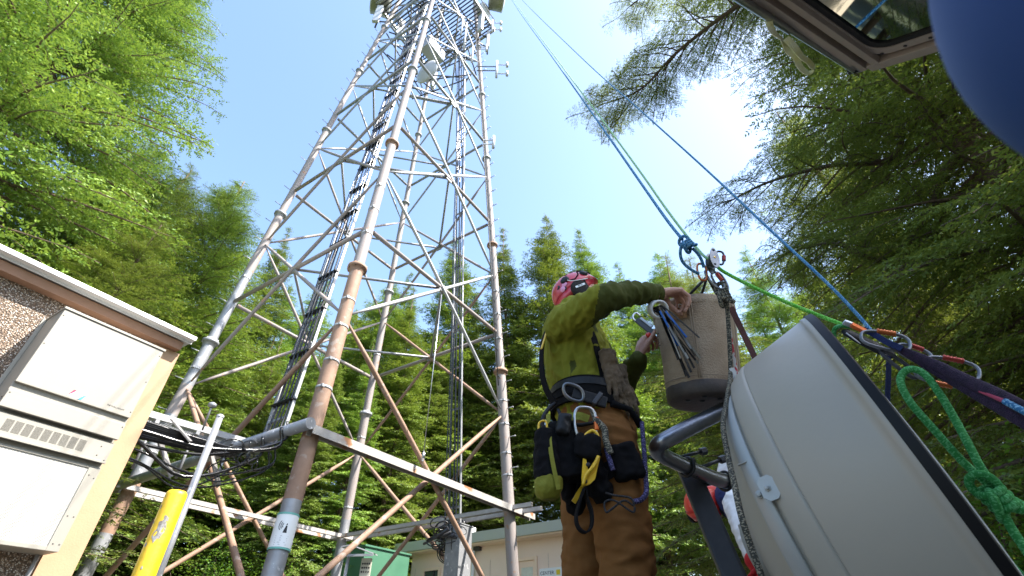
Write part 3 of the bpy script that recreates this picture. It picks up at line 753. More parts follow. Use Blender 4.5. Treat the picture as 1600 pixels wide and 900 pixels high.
# ------------------------------------------------------------------ far building, cabinet, posts
bE0 = P(625, 852, t=16.3); ze = bE0.z
bE1 = P(908, 810, z=ze)
bdir = (bE1-bE0).normalized(); bdir.z = 0; bdir.normalize(); bno = Vector((bdir.y, -bdir.x, 0))
if bno.y > 0: bno = -bno
rotB = Matrix((bdir, -bno, UP)).transposed()
fb = thing('service_building', bE0+bdir*3-UP*ze, 'low cream service building with flat grey-green roof edge behind the tower', 'building')
BL = (bE1-bE0).length
def BW(s_, n_, z_): q = bE0+bdir*s_+bno*n_; return Vector((q.x, q.y, z_))
mb = MB(); mb.box(BW(BL/2+.15, -2.5-.25, ze/2-.15), (BL-.5, 5, ze-.25), rotB); wall_ = mb.build('wall', M['cream'], fb)
mb = MB(); mb.box(BW(BL/2, -2.5, ze-.14), (BL, 5.5, .28), rotB, .01); mb.build('roof_edge', M['greenroof'], fb)
mb = MB(); mb.box(BW(BL/2, -2.5-.02, ze-.30), (BL-.06, 5.4, .04), rotB); mb.build('soffit', M['creamtrim'], fb)
def fopen(u0, v0, u1, name, m, hgt, depth=.04):
    a = on_plane(u0, v0, BW(0, -.25, 0), bno); b = on_plane(u1, v0-.149*(u1-u0), BW(0, -.25, 0), bno)
    s0 = (a-bE0).dot(bdir); s1 = (b-bE0).dot(bdir); z1_ = (a.z)
    mb = MB(); c = BW((s0+s1)/2, -.25, z1_-hgt/2)
    w_ = s1-s0
    for (cx, cz, sx_, sz_) in ((-w_/2+.04, 0, .08, hgt), (w_/2-.04, 0, .08, hgt), (0, hgt/2-.04, w_-.162, .08)):
        mb.box(c+bdir*cx+UP*cz+bno*.03, (sx_, .07, sz_), rotB, .004)
    f_ = mb.build('frame', M['creamtrim'], fb)
    mb = MB(); mb.box(c+bno*.008-UP*.04, (w_-.165, .02, hgt-.085), rotB); mb.build(name, m, f_)
    return c, w_, z1_
glass = mat('dark_window', (.05, .07, .06), .12)
c1, w1, zt1 = fopen(808, 873, 840, 'door', M['creamtrim'], 2.1)
mb = MB(); mb.box(c1+bno*.024+UP*.55, (.38, .006, .5), rotB, .002); mb.build('notice', mat('faded_notice', (.72, .72, .60), .6, 0, (.6, .58, .48), 6), fb)
c2, w2, zt2 = fopen(882, 866, 925, 'door', M['trim'], 2.1)
c3, w3, zt3 = fopen(662, 889, 690, 'window_pane', glass, 1.1)
mb = MB(); mb.box(c3+bno*.03+bdir*.1, (.05, .03, 1.0), rotB); mb.build('mullion', M['darksteel'], fb)
sp_ = on_plane(862, 897, BW(0, -.25, 0), bno); 
sg2 = thing('notice_board', sp_-UP*.2+bno*.01, 'white notice with black lettering and yellow picture on the cream building wall', 'sign')
mb = MB(); mb.box(sp_+bno*.012-UP*.1, (.75, .02, .5), rotB, .003); mb.build('board', M['paper'], sg2)
text_obj('lettering', 'CENTER', .12, sp_+bno*.024+UP*.03-bdir*.13, Matrix((bdir, UP, bno)).transposed(), M['ink'], sg2)
mb = MB(); mb.box(sp_+bno*.024+UP*.03+bdir*.22, (.12, .004, .12), rotB); mb.build('picture', M['signyellow'], sg2)
mb = MB()
for i in range(9): mb.box(BW(.6+i*1.0, -.244, ze/2-.3), (.006, .006, ze-.8), rotB)
mb.build('panel_joint', mat('joint', (.5, .4, .33), .8), wall_)
# conduit with gooseneck on wall
q = on_plane(741, 835, BW(0, -.15, 0), bno); mb = MB()
gp = [Vector((q.x, q.y, .2)), Vector((q.x, q.y, q.z-.1)), q+V(0, 0, .05), q+bno*.06+V(0, 0, .12), q+bno*.14+V(0, 0, .1)]
mb.tube(smooth_path(gp, 5), .045, 12)
mb.lathe(q+bno*.14+V(0, 0, -.02), UP, [(0, .09), (.12, .06), (.16, .03)], 16)
tag(mb.build('gooseneck_conduit', M['whiteplastic']), 'white gooseneck service conduit on the cream building wall', 'conduit')
q2 = on_plane(747, 848, BW(0, -.2, 0), bno); mb = MB(); mb.box(q2, (.22, .2, .45), rotB, .01); tag(mb.build('meter_box', M['darksteel']), 'small dark box on the cream wall beside the grey cable post', 'meter box')
# grey cable post at the foot of the far ladder
pt = lad(.26, 'C', 'D', 1.4, 0, .05)
post = thing('cable_post', (pt.x, pt.y, 0), 'square grey metal cable post at the foot of the far ladder', 'post')
rotT = Matrix((T1, T2, UP)).transposed()
mb = MB(); tp_z = P(733, 823, t=9).z
tpz = P(733, 823, y=pt.y).z
mb.box((pt.x, pt.y, tpz/2), (.44, .40, tpz), rotT, .01); mb.build('column', M['galv'], post)
mb = MB(); mb.box((pt.x, pt.y, tpz+.012), (.47, .43, .02), rotT, .004); mb.build('cap_plate', M['galvlight'], post)
# messy cable coils beside the post
rng = random.Random(12)
for i in range(26):
    c = P(rng.uniform(672, 724), rng.uniform(815, 872), t=rng.uniform(10.6, 11.3)); r0 = rng.uniform(.10, .24); a0 = rng.uniform(-.5, .5); tl = rng.uniform(-.6, .6)
    ux = Vector((math.cos(a0), math.sin(a0), tl*.5)).normalized(); uz = Vector((0, -tl*.6, 1)).normalized()
    sq = rng.uniform(.25, .9)
    pts = [c+ux*r0*math.cos(a)+uz*r0*sq*math.sin(a)+Vector((0, .01*a, 0)) for a in [j*PI/8 for j in range(16+rng.randint(0, 12))]]
    mb = MB(); mb.tube(pts, rng.uniform(.008, .016), 6)
    tag(mb.build('coiled_cable', M['cable']), 'loop of black cable in the tangled coils beside the grey cable post', 'cable', 'tangled coils beside the cable post')
for i in range(5):
    a = P(662+i*8, 850-i*7, t=10.9); b = P(700+i*5, 826+i*5, t=10.7); mb = MB(); mb.tube([a, (a+b)/2-UP*.03, b], .03, 8); tag(mb.build('surge_arrester', M['darksteel']), 'dark cylindrical fitting in the cable tangle beside the grey post', 'fitting', 'fittings in the cable tangle')
q = P(700, 862, t=10.9); mb = MB(); mb.tube([q+V(.24*math.cos(a), 0, .24*math.sin(a)) for a in [j*PI/12 for j in range(24)]], .012, 6, closed=True); mb.tube([q+V(.20*math.cos(a), .03, .21*math.sin(a)) for a in [j*PI/12 for j in range(24)]], .012, 6, closed=True)
tag(mb.build('hanging_coil', M['cable']), 'round coil of black cable hanging lowest in front of the cream wall', 'cable coil')
# green cabinet left of the building
gc = P(575, 858, t=14.0); gz = gc.z
gcab = thing('green_cabinet', (gc.x+.9, gc.y+.5, 0), 'dark green metal equipment cabinet left of the cream building', 'cabinet')
g0 = Vector((gc.x, gc.y, 0)); rotG = rotB
gw, gd = .95, 1.6
fr0 = P(604, 858, z=gz+CAMH*0); 
gx = (P(605, 856, t=14.2)-P(560, 862, t=14.0)); 
cc = P(583, 858, t=14.6)
mb = MB(); mb.box((cc.x-bno.x*.0, cc.y, gz/2), (1.35, 1.8, gz), rotB, .01); body = mb.build('body', M['greencab'], gcab)
mb = MB(); mb.box((cc.x, cc.y, gz+.02), (1.43, 1.88, .05), rotB, .01); mb.build('lid', M['greencab'], gcab)
# small pitched shelter roof with a panel of openings
rp = P(560, 865, t=11.4)
can = thing('meter_canopy', (rp.x, rp.y, 0), 'small grey pitched canopy over a meter panel in front of the green cabinet', 'canopy')
mb = MB(); a = P(548, 852, t=11.4); b = P(582, 865, t=11.4); dd = Vector((0, .5, .03))
mb.prism([a, b, b+dd, a+dd], (0, 0, .025)); mb.prism([a-V(.22, 0, .04), a, a+dd, a+dd-V(.22, 0, .04)], (0, 0, .025)); mb.build('roof', M['galvlight'], can)
mb = MB(); mb.beam(P(536, 868, t=11.35), P(583, 867, t=11.35), .03, .05); mb.build('front_beam', M['galvlight'], can)
mb = MB(); pq = P(546, 862, t=11.5); mb.tube([(pq.x, pq.y, 0), pq], .04, 10); mb.build('post', M['galvlight'], can)
pn = P(571, 890, t=11.6)
mb = MB(); mb.box(pn, (.25, .04, .48), None, .004); pnl = mb.build('meter_panel', mat('pale_panel', (.62, .6, .5), .6), can)
for r__ in range(3):
    for c__ in range(4):
        mb = MB(); mb.lathe(pn+V(-.08+c__*.053, -.021, .12-r__*.085), (0, -1, 0), [(0, .021), (.012, .02)], 12, cap1=True); mb.build('meter_opening', M['ink'], pnl)

# ------------------------------------------------------------------ antennas at the tower top
def drum(u, v, t, r, l, dirv, label, mside=None):
    c = P(u, v, t=t); o = thing('drum_antenna', c, label, 'antenna'); ax = Vector(dirv).normalized()
    mb = MB(); mb.lathe(c-ax*l/2, ax, [(0, r*.55), (.0, r*.6), (l*.12, r), (l, r)], 36, cap0=True); mb.build('shroud', mside or M['olivegrey'], o)
    mb = MB(); mb.lathe(c+ax*(l/2), ax, [(-.02, r*1.03), (.03, r*1.03), (.05, r*.98), (.10, r*.5), (.11, .01)], 36); mb.build('radome', M['gelcoat'], o)
    return o
drum(598, -3, 24, .85, .85, (-1, -.35, 0), 'olive drum antenna hanging off the upper left of the tower')
drum(752, 20, 26, .42, .55, (.85, -.5, -.2), 'small olive drum antenna below the big one at the upper right of the tower')
drum(775, -2, 26, .6, .75, (.95, .2, 0), 'larger drum antenna with white face at the upper right of the tower')
def dipole(pc, label, n=2):
    o = thing('dipole_antenna', pc, label, 'antenna')
    mb = MB(); mb.tube([pc-UP*.65, pc+UP*.65], .05, 8); mb.build('boom', M['gelcoat'], o)
    for s_ in (-.35, .35):
        mb = MB(); q_ = pc+UP*s_; mb.tube([q_, q_+V(.42, 0, -.02)], .022, 6); mb.tube([q_+V(.42, 0, -.16), q_+V(.42, 0, .16)], .055, 8); mb.build('element', M['gelcoat'], o)
    lp = V(pc.x-.45, pc.y, pc.z)
    for s_ in (-.12, .2):
        mb = MB(); mb.beam(pc+UP*s_-V(.8, 0, 0), pc+UP*s_, .03, .03); mb.build('bracket', M['darksteel'], o)
dipole(P(769, 41, t=23.5), 'white two-element dipole antenna, the upper of the two on the right leg')
dipole(P(776, 108, t=19.5), 'white two-element dipole antenna, the lower of the two on the right leg')
for (u, v, t_, lab) in ((760, 75, 21.5, 'short white stub antenna on the right leg between the two dipoles'), (771, 222, 14.6, 'small white stub antenna clamped low on the right tower leg')):
    mb = MB(); q_ = P(u, v, t=t_); mb.tube([q_-UP*.3, q_+UP*.3], .045, 8); mb.beam(q_-UP*.1-V(.3, 0, 0), q_-UP*.1, .03, .04); mb.beam(q_+UP*.1-V(.3, 0, 0), q_+UP*.1, .03, .04)
    tag(mb.build('stub_antenna', M['gelcoat']), lab, 'antenna')
# panel antennas and gear inside the upper tower
mb = MB(); q_ = P(676, 80, t=19.5); mb.box(q_, (.9, .5, .7), rotT, .02); tag(mb.build('equipment_box', mat('pale_grey_box', (.45, .47, .55), .5)), 'pale box mounted high inside the tower', 'equipment box')
mb = MB(); q_ = P(668, 113, t=17.5); mb.lathe(q_, (-.4, -.6, -.1), [(0, .5), (.05, .5), (.08, .42), (.2, .2), (.22, .02)], 28); tag(mb.build('small_dish', M['gelcoat']), 'small grey dish mounted inside the tower behind the nearest leg', 'antenna')
for i, (u, v, h_) in enumerate(((727, 55, 2.4), (738, 85, 1.4), (722, 40, 1.8))):
    q_ = P(u, v, t=21); mb = MB(); mb.tube([q_-UP*h_/2, q_+UP*h_/2], .04, 8); tag(mb.build('whip_antenna', M['gelcoat']), 'slim white whip antenna inside the upper tower', 'antenna', 'whip antennas in the upper tower')
rng = random.Random(4)
for i in range(26):
    z_ = rng.uniform(20.5, 25); k1, k2 = rng.choice(FACES); f = rng.random(); a = mixp(legp(k1, z_), legp(k2, z_), f); k1, k2 = rng.choice(FACES); b = mixp(legp(k1, z_+rng.uniform(-1.2, 1.2)), legp(k2, z_), rng.random())
    if (a-b).length > .8:
        mb = MB(); mb.tube([a, b], .03, 6); mb.build('platform_brace', M['darksteel'], tower)

for i, (k_, dx, dy, dz, lab) in enumerate((('B', -.5, -.2, 0, 'long panel antenna beside the olive drum at the tower top'), ('B', .3, .6, .4, 'panel antenna just right of the olive drum at the tower top'), ('D', .1, .5, 0, 'panel antenna on the far corner of the tower platform'), ('C', .5, .3, .3, 'panel antenna between the two drums at the upper right of the tower'), ('C', .2, -.6, .2, 'panel antenna under the right side of the tower platform'))):
    q_ = legp(k_, 24.0+dz)+V(dx, dy, 0); t_ = thing('panel_antenna', q_, lab, 'antenna')
    mb = MB(); mb.box(q_, (.28, .14, 1.6), Matrix.Rotation(.6*i, 3, 'Z'), .02); mb.build('radome', M['gelcoat'], t_)
    mb = MB(); mb.tube([q_+V(.0, .16, -1), q_+V(0, .16, 1)], .04, 8); mb.beam(q_+V(0, .1, .5), legp(k_, 24.6), .05, .05); mb.beam(q_+V(0, .1, -.5), legp(k_, 23.6), .05, .05); mb.build('mount', M['darksteel'], t_)
# ------------------------------------------------------------------ conifers
def frond(L, rng, br_sp, twig_sp, leaf_sp, leaf_len, leaf_w, wid=.38, droop=.12, hang=.4, bare=.14):
    """one bough along +x: unequal side branches, each with twigs, each with needle sprays"""
    quads = []; stems = []; wig = [rng.uniform(0, 6) for _ in range(2)]
    def axis(s): return np.array([s, .05*L*math.sin(s/L*5+wig[0])*s/L, .13*s-droop*s*s/L*1.7+.03*L*math.sin(s/L*4+wig[1])*s/L])
    stems.append((np.array([axis(L*i/8) for i in range(9)]), .010+.009*L))
    def spray(p, tg, tl):
        n = max(2, int(tl/leaf_sp)); q = p.copy(); d = tg.copy()
        for i in range(n+1):
            lat = np.cross(d, [rng.gauss(0, .2), rng.gauss(0, .2), 1.]); lat /= np.linalg.norm(lat)+1e-9
            ll = leaf_len*(1.1-.5*i/n)*rng.uniform(.7, 1.3)
            for sd in ((-1, 1) if i < n else (0,)):
                dv = d*rng.uniform(.5, .95)+lat*sd*.75+np.array([rng.gauss(0, .22), rng.gauss(0, .22), rng.gauss(-.08, .30)]); dv /= np.linalg.norm(dv)
                wv = np.cross(dv, [rng.gauss(0, .6), rng.gauss(0, .6), 1.]); wv /= np.linalg.norm(wv)+1e-9
                quads.append([q, q+dv*ll*.4+wv*leaf_w*.5, q+dv*ll, q+dv*ll*.4-wv*leaf_w*.5])
            q = q+d*tl/n; d = d+np.array([0, 0, -hang*tl/n*rng.uniform(.5, 1.8)]); d /= np.linalg.norm(d)
    s = L*bare; side = 1
    while s < L*.97:
        side = -side; f = s/L
        bl = L*wid*min(1, (f-bare*.5)*4.5)*(1-f)**.7*rng.uniform(.45, 1.25)+twig_sp
        ang = R(rng.uniform(35, 65)); base = axis(s); d = np.array([math.cos(ang), side*math.sin(ang), rng.uniform(-.12, .16)]); d /= np.linalg.norm(d)
        m_ = max(1, int(bl/twig_sp)); q = base.copy(); ts = 1; pts = [q.copy()]
        for k in range(m_+1):
            ts = -ts; g = k/m_
            tl = (.10+.42*bl*(1-g))*rng.uniform(.5, 1.25); tl = min(tl, .55)
            lat = np.cross(d, [0, 0, 1.]); lat /= np.linalg.norm(lat)+1e-9
            td = d*.7+lat*ts*rng.uniform(.4, .9)+np.array([0, 0, rng.gauss(-.05, .18)]); td /= np.linalg.norm(td)
            if k == m_: td = d
            spray(q, td, max(tl, leaf_sp*2))
            q = q+d*bl/m_; d = d+np.array([0, 0, -hang*bl/m_*rng.uniform(.3, 1.4)]); d /= np.linalg.norm(d); pts.append(q.copy())
        stems.append((np.array(pts[::max(1, len(pts)//3)]), .004))
        s += br_sp*rng.uniform(.6, 1.5)
    spray(axis(L*.96), np.array([1., 0, -.3])/1.044, .2)
    return np.array(quads), stems

def np_mesh(name, quads, m):
    n = len(quads); me = bpy.data.meshes.new(name)
    me.vertices.add(n*4); me.vertices.foreach_set('co', quads.reshape(-1).astype(np.float32))
    me.loops.add(n*4); me.loops.foreach_set('vertex_index', np.arange(n*4, dtype=np.int32))
    me.polygons.add(n); me.polygons.foreach_set('loop_start', np.arange(0, n*4, 4, dtype=np.int32)); me.polygons.foreach_set('loop_total', np.full(n, 4, dtype=np.int32))
    me.materials.append(m); me.update(calc_edges=True); me.validate()
    return me
def rotm(az, pitch, roll):
    ca, sa, cp, sp, cr, sr = math.cos(az), math.sin(az), math.cos(pitch), math.sin(pitch), math.cos(roll), math.sin(roll)
    Rz = np.array([[ca, -sa, 0], [sa, ca, 0], [0, 0, 1]]); Ry = np.array([[cp, 0, -sp], [0, 1, 0], [sp, 0, cp]]); Rx = np.array([[1, 0, 0], [0, cr, -sr], [0, sr, cr]])
    return Rz@Ry@Rx
def make_tree(H, z0, Rm, seed, fr, m, whorl=.4, per=5, tr=.16, prof=.8, extra=None, skirt=.75, pit=(.5, -.15), keep=None):
    """returns (trunk mesh, crown mesh) at the origin. fr = list of fronds of length 1 .. scaled"""
    rng = random.Random(seed); Q = []; mb = MB()
    mb.tube([(.15*math.sin(z_*.3+seed), .15*math.cos(z_*.23+seed), z_) for z_ in np.linspace(-.3, H, 9)], [tr*(1-i/8)*1.0+.015 for i in range(9)], 10)
    def put(fq, st, L, az, pt, rl, base, Lf):
        sc = L/Lf; A = rotm(az, pt, rl)
        q = fq.reshape(-1, 3)*np.array([sc, sc**.6, sc**.6]); q = q@A.T+base; Q.append(q.reshape(-1, 4, 3))
        for j, (pl, rr) in enumerate(st):
            if j > 0 and (L < 2.2 or j % 3): continue
            pp = pl*np.array([sc, sc**.6, sc**.6])@A.T+base
            if j == 0: mb.tube(pp, [max(.006, rr*sc*(1-i/len(pp))) for i in range(len(pp))], 5, caps=False)
            else: mb.tube(pp, .005, 3, caps=False)
    z_ = z0
    while z_ < H-.15:
        f = (z_-z0)/(H-z0); rad = Rm*((1-f)**prof)*(skirt+(1-skirt)*min(1, f*5))
        for k in range(per if f < .9 else 3):
            zz = z_+rng.uniform(-.5, .5)*whorl
            L = max(.25, rad*rng.uniform(.48, 1.22)); az = rng.uniform(0, 2*PI)
            if keep and not keep(zz, az): continue
            fq, st, Lf = fr[rng.randrange(len(fr))]
            pt = pit[1]+(pit[0]-pit[1])*f**1.5+rng.gauss(0, .09)
            put(fq, st, L, az, pt, rng.gauss(0, .18), np.array([.15*math.sin(zz*.3+seed), .15*math.cos(zz*.23+seed), zz]), Lf)
        z_ += whorl*(1-.35*f)
    # leader
    fq, st, Lf = fr[0]; put(fq, st, .7, 0, 1.45, 0, np.array([.15*math.sin(H*.3+seed), .15*math.cos(H*.23+seed), H-.5]), Lf)
    for e in (extra or []):
        L, az, pt, rl, base = e; fq, st, Lf = fr[rng.randrange(len(fr))]; put(fq, st, L, az, pt, rl, np.array(base), Lf)
    me = np_mesh('crown', np.concatenate(Q), m)
    ot = mb.build('trunk', M['bark'], origin=(0, 0, 0)); tm = ot.data; bpy.data.objects.remove(ot)
    return tm, me
def set_tree(meshes, x, y, rz, sc, label, group=None, name='conifer_tree', z=0, cat='tree', zs=1):
    o = thing(name, (x, y, z), label, cat, group, rz); o.scale = (sc, sc, sc*zs)
    for n_, me in (('trunk', meshes[0]), ('crown', meshes[1])):
        c = bpy.data.objects.new(n_, me); COL.objects.link(c); c.parent = o
    return o
rg = random.Random(21)
def fronds(n, L, *a, **k): return [(*frond(L, rg, *a, **k), L) for _ in range(n)]
F_MID = fronds(7, 3.0, .24, .13, .072, .145, .074, wid=.46, droop=.13, hang=.35)
F_YEL = fronds(7, 3.0, .19, .095, .046, .086, .034, wid=.46, droop=.13, hang=.45)
F_NEAR = fronds(7, 3.0, .17, .080, .034, .064, .023, wid=.46, droop=.15, hang=.8)
MIDS = [make_tree(26, 5, 4.3, 31, F_MID, M['leafmid'], whorl=.46, per=7, prof=.78),
        make_tree(26, 4, 3.7, 32, F_MID, M['leafmid'], whorl=.44, per=7, prof=.85),
        make_tree(26, 7, 4.6, 33, F_MID, M['leafmid'], whorl=.5, per=7, prof=.72),
        make_tree(26, 2.5, 4.2, 34, F_MID, M['leafyel'], whorl=.46, per=7, prof=.8)]
BACK = [make_tree(26, 11, 3.6, 61, F_MID, M['leafmid'], whorl=.55, per=6, prof=.7, tr=.22), make_tree(26, 12.5, 3.3, 62, F_MID, M['leafmid'], whorl=.55, per=6, prof=.6, tr=.2)]
YEL = [make_tree(18, 1.2, 4.2, 41, F_YEL, M['leafyel'], whorl=.33, per=8, prof=.66),
       make_tree(18, 1.0, 3.9, 42, F_YEL, M['leafyel'], whorl=.36, per=6, prof=.72)]
def top_tree(meshes, H, u, v, y, label, group=None, wide=1.0, rz=None):
    p = P(u, v, y=y); sc = p.z/H; o = set_tree(meshes, p.x, p.y, rg.uniform(0, 6) if rz is None else rz, 1, label, group)
    o.scale = (sc*wide, sc*wide, sc); return o
# skyline trees, left to right
big = set_tree(YEL[0], -12.3, 6.6, 1.0, 1.3, 'huge bright green hemlock filling the upper left corner, its top out of the picture')
big.scale = (1.25, 1.25, 1.35)
set_tree(YEL[1], -8.9, 8.6, 2.0, .62, 'short bushy hemlock just above the left shelter roof').scale = (.8, .8, .50)
top_tree(YEL[0], 18, 240, 225, 10.5, 'bright broad-topped hemlock next to the huge one at the left', wide=1.5, rz=.3)
top_tree(YEL[1], 18, 300, 262, 13, 'bright hemlock with a rounded top left of the tower', wide=1.4, rz=4)
top_tree(YEL[0], 18, 386, 282, 15, 'tall green conifer whose tip stands alone just left of the left tower leg', wide=1.3, rz=2.2)
top_tree(MIDS[3], 26, 455, 360, 20, 'conifer whose tip shows inside the left face of the tower', wide=1)
top_tree(MIDS[1], 26, 545, 480, 23, 'lower conifer seen between the cable ladder and the nearest leg', wide=1.1)
top_tree(MIDS[3], 26, 640, 430, 22, 'conifer whose tip shows between the nearest and the far tower legs', wide=1.1)
top_tree(MIDS[0], 26, 715, 372, 24, 'dark conifer whose tip stands behind the far cable ladder', wide=1.1)
top_tree(MIDS[1], 26, 791, 356, 24, 'narrow conifer whose tip stands just right of the right tower leg', wide=1.1)
top_tree(MIDS[2], 26, 855, 338, 23, 'tallest pointed conifer above the climber, left of his helmet', wide=.95)
top_tree(MIDS[0], 26, 906, 358, 24, 'pointed conifer directly above the climber\'s red helmet', wide=.95)
top_tree(MIDS[3], 26, 966, 412, 27, 'small conifer tip above the climber\'s raised arm', wide=1.1)
top_tree(MIDS[2], 26, 1028, 396, 27, 'pale conifer tip above the canvas bucket', wide=1.1)
top_tree(MIDS[3], 26, 1075, 425, 20, 'light green conifer directly behind the pulley', wide=1.0)
top_tree(YEL[1], 18, 1165, 392, 13, 'sunlit conifer between the pulley and the white dish', wide=1.1)
# forest filling behind
def wall_label(u, y0):
    row = {17: 'nearest', 20: 'second', 28: 'third', 33: 'fourth', 40: 'farthest'}[y0]
    for lim, where in ((330, 'left of the tower'), (560, 'between the left and nearest tower legs'), (790, 'between the nearest and right tower legs'), (1000, 'behind the climber'), (9999, 'behind the bucket and white dish')):
        if u < lim: return 'conifer in the %s row of the forest wall %s' % (row, where), 'forest wall conifers '+where
k = 0
for (y0, n, u0, u1, v0, v1) in ((17, 9, 330, 760, 500, 600), (20, 10, 60, 700, 420, 540), (28, 13, 300, 1300, 440, 530), (33, 11, 200, 1400, 450, 540), (40, 9, 100, 1500, 470, 560)):
    for i in range(n):
        u = u0+(u1-u0)*(i+rg.uniform(.2, .8))/n; v = rg.uniform(v0, v1); y = y0+rg.uniform(-1.5, 1.5)
        p = P(u, v, y=y)
        if y0 == 17 and 600 < u < 800: y += 6; p = P(u, v, y=y)
        top_tree(rg.choice(BACK+MIDS[:2]) if y0 > 17 else rg.choice(MIDS[1:]), 26, u, v, y, *wall_label(u, y0), wide=rg.uniform(1.0, 1.35)); k += 1
# right side: near hemlock overhead with a long reaching bough, and its neighbours
tx, ty = 7.0, 4.6
def bough(x0, y0, z0, x1, y1, z1, rl=0):
    d = Vector((x1-x0, y1-y0, z1-z0)); L = d.length; return (L*1.02, math.atan2(d.y, d.x), math.asin(d.z/L)+.08, rl, (x0-tx, y0-ty, z0))
ex = []
def limb(pts, n_side, Lm, seed):
    """a long limb given by world points: side boughs along it"""
    r_ = random.Random(seed); pp = smooth_path(pts, 8); out = []
    for i in range(n_side):
        f = .1+.9*i/n_side; q = pp[min(int(f*(len(pp)-1)), len(pp)-2)]; tg = (pp[min(int(f*(len(pp)-1)), len(pp)-2)+1]-q).normalized()
        sd_ = 1 if i % 2 else -1; a = math.atan2(tg.y, tg.x)+sd_*R(r_.uniform(25, 65))
        out.append((Lm*(1-.62*f)*r_.uniform(.8, 1.2), a, r_.uniform(-.35, -.05), r_.uniform(-.3, .3), (q.x-tx, q.y-ty, q.z)))
    q = pp[-3]; tg = (pp[-1]-pp[-6]).normalized(); out.append((Lm*.5, math.atan2(tg.y, tg.x), -.1, 0, (q.x-tx, q.y-ty, q.z)))
    return out, pp
limbs = []
l1 = [V(tx, ty, 11.4), P(1230, -40, t=9.6), P(1150, 10, t=9.4), P(1060, 80, t=9.4), P(1000, 140, t=9.5), P(935, 165, t=9.7)]
o1, p1 = limb(l1, 64, 1.8, 1); ex += o1; limbs.append(p1)
l2 = [V(tx, ty, 8.6), P(1400, 240, t=8.0), P(1290, 260, t=8.2), P(1200, 285, t=8.4), P(1130, 320, t=8.6)]
o2, p2 = limb(l2, 26, 1.9, 2); ex += o2; limbs.append(p2)
l3 = [V(tx, ty, 12.2), P(1300, -60, t=11), P(1170, -60, t=11), P(1040, -30, t=11), P(985, 10, t=11.2)]
o3, p3 = limb(l3, 40, 1.9, 3); ex += o3; limbs.append(p3)
l4 = [V(tx, ty, 6.6), P(1400, 400, t=7.2), P(1300, 380, t=7.4), P(1215, 400, t=7.8)]
o4, p4 = limb(l4, 20, 1.7, 4); ex += o4; limbs.append(p4)
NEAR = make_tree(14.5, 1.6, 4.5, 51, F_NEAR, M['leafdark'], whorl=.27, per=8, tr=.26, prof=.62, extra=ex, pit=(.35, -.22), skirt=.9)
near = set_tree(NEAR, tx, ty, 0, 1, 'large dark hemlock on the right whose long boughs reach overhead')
for pp in limbs:
    mb = MB(); n = len(pp); mb.tube(pp, [.055*(1-i/n)+.010 for i in range(n)], 6)
    mb.v = [(v[0], v[1], v[2]) for v in mb.v]; ORG[near] = V(tx, ty, 0); mb.build('limb', M['twig'], near)
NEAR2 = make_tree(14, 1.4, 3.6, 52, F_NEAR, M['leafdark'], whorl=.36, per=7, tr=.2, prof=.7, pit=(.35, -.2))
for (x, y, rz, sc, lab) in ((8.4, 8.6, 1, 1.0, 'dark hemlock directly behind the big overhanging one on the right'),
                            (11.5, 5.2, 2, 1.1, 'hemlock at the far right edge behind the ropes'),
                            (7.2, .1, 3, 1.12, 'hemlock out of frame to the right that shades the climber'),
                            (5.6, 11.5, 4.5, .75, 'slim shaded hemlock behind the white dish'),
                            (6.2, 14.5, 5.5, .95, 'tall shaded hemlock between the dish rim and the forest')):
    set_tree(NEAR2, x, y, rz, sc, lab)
for (u, v, y, lab) in ((1230, 380, 15, 'mid-green conifer showing between the blue rope and the hanging boughs'), (1330, 300, 17, 'tall conifer mostly hidden behind the big right hemlock'), (1450, 330, 15, 'conifer behind the hatch side of the big right hemlock'), (1560, 420, 13, 'shaded conifer behind the purple webbing')):
    top_tree(MIDS[0], 26, u, v, y, lab, wide=1.3)
# shrubs
def shrub(x, y, h, r, seed, label, group=None, lf=.036):
    rng = random.Random(seed); mb = MB(); Q = []
    o = thing('shrub', (x, y, 0), label, 'shrub', group)
    for i in range(16):
        a = rng.uniform(0, 2*PI); q = [Vector((x, y, 0)), Vector((x+r*.4*math.cos(a), y+r*.4*math.sin(a), h*.5)), Vector((x+r*rng.uniform(.5, 1)*math.cos(a), y+r*rng.uniform(.5, 1)*math.sin(a), h*rng.uniform(.6, 1)))]
        pp = smooth_path(q, 6); mb.tube(pp, [.014*(1-j/len(pp))+.003 for j in range(len(pp))], 5)
        for j in range(3, len(pp)):
            for _ in range(int(26*r)):
                c = np.array(pp[j])+np.array([rng.gauss(0, .16*r+.08) for _ in range(3)]); d = np.array([rng.gauss(0, 1), rng.gauss(0, 1), rng.gauss(-.1, .5)]); d /= np.linalg.norm(d); ww = np.cross(d, [rng.gauss(0, .5), rng.gauss(0, .5), 1]); ww /= np.linalg.norm(ww); l = lf*rng.uniform(1, 2.2)
                Q.append([c-np.array([x, y, 0]), c+d*l*.5+ww*l*.3-np.array([x, y, 0]), c+d*l-np.array([x, y, 0]), c+d*l*.5-ww*l*.3-np.array([x, y, 0])])
    mb.build('stems', M['twig'], o); me = np_mesh('leaves', np.array(Q), M['leafbroad']); c = bpy.data.objects.new('leaves', me); COL.objects.link(c); c.parent = o
q = P(340, 890, t=10.5); shrub(q.x, q.y, 1.9, 1.0, 1, 'sunny broad-leaved shrub low between the yellow bollard and the nearest tower leg')
q = P(400, 850, t=12); shrub(q.x, q.y, 2.6, 1.2, 2, 'sunny broad-leaved bush just behind the nearest tower leg')
for i, (x, y, h) in enumerate(((4.9, 5.6, 1.7), (6.0, 8.0, 1.9))):
    shrub(x, y, h, 1.3, 20+i, 'shaded broad-leaved undergrowth bush behind the white dish and ropes', 'undergrowth behind the dish', lf=.04)
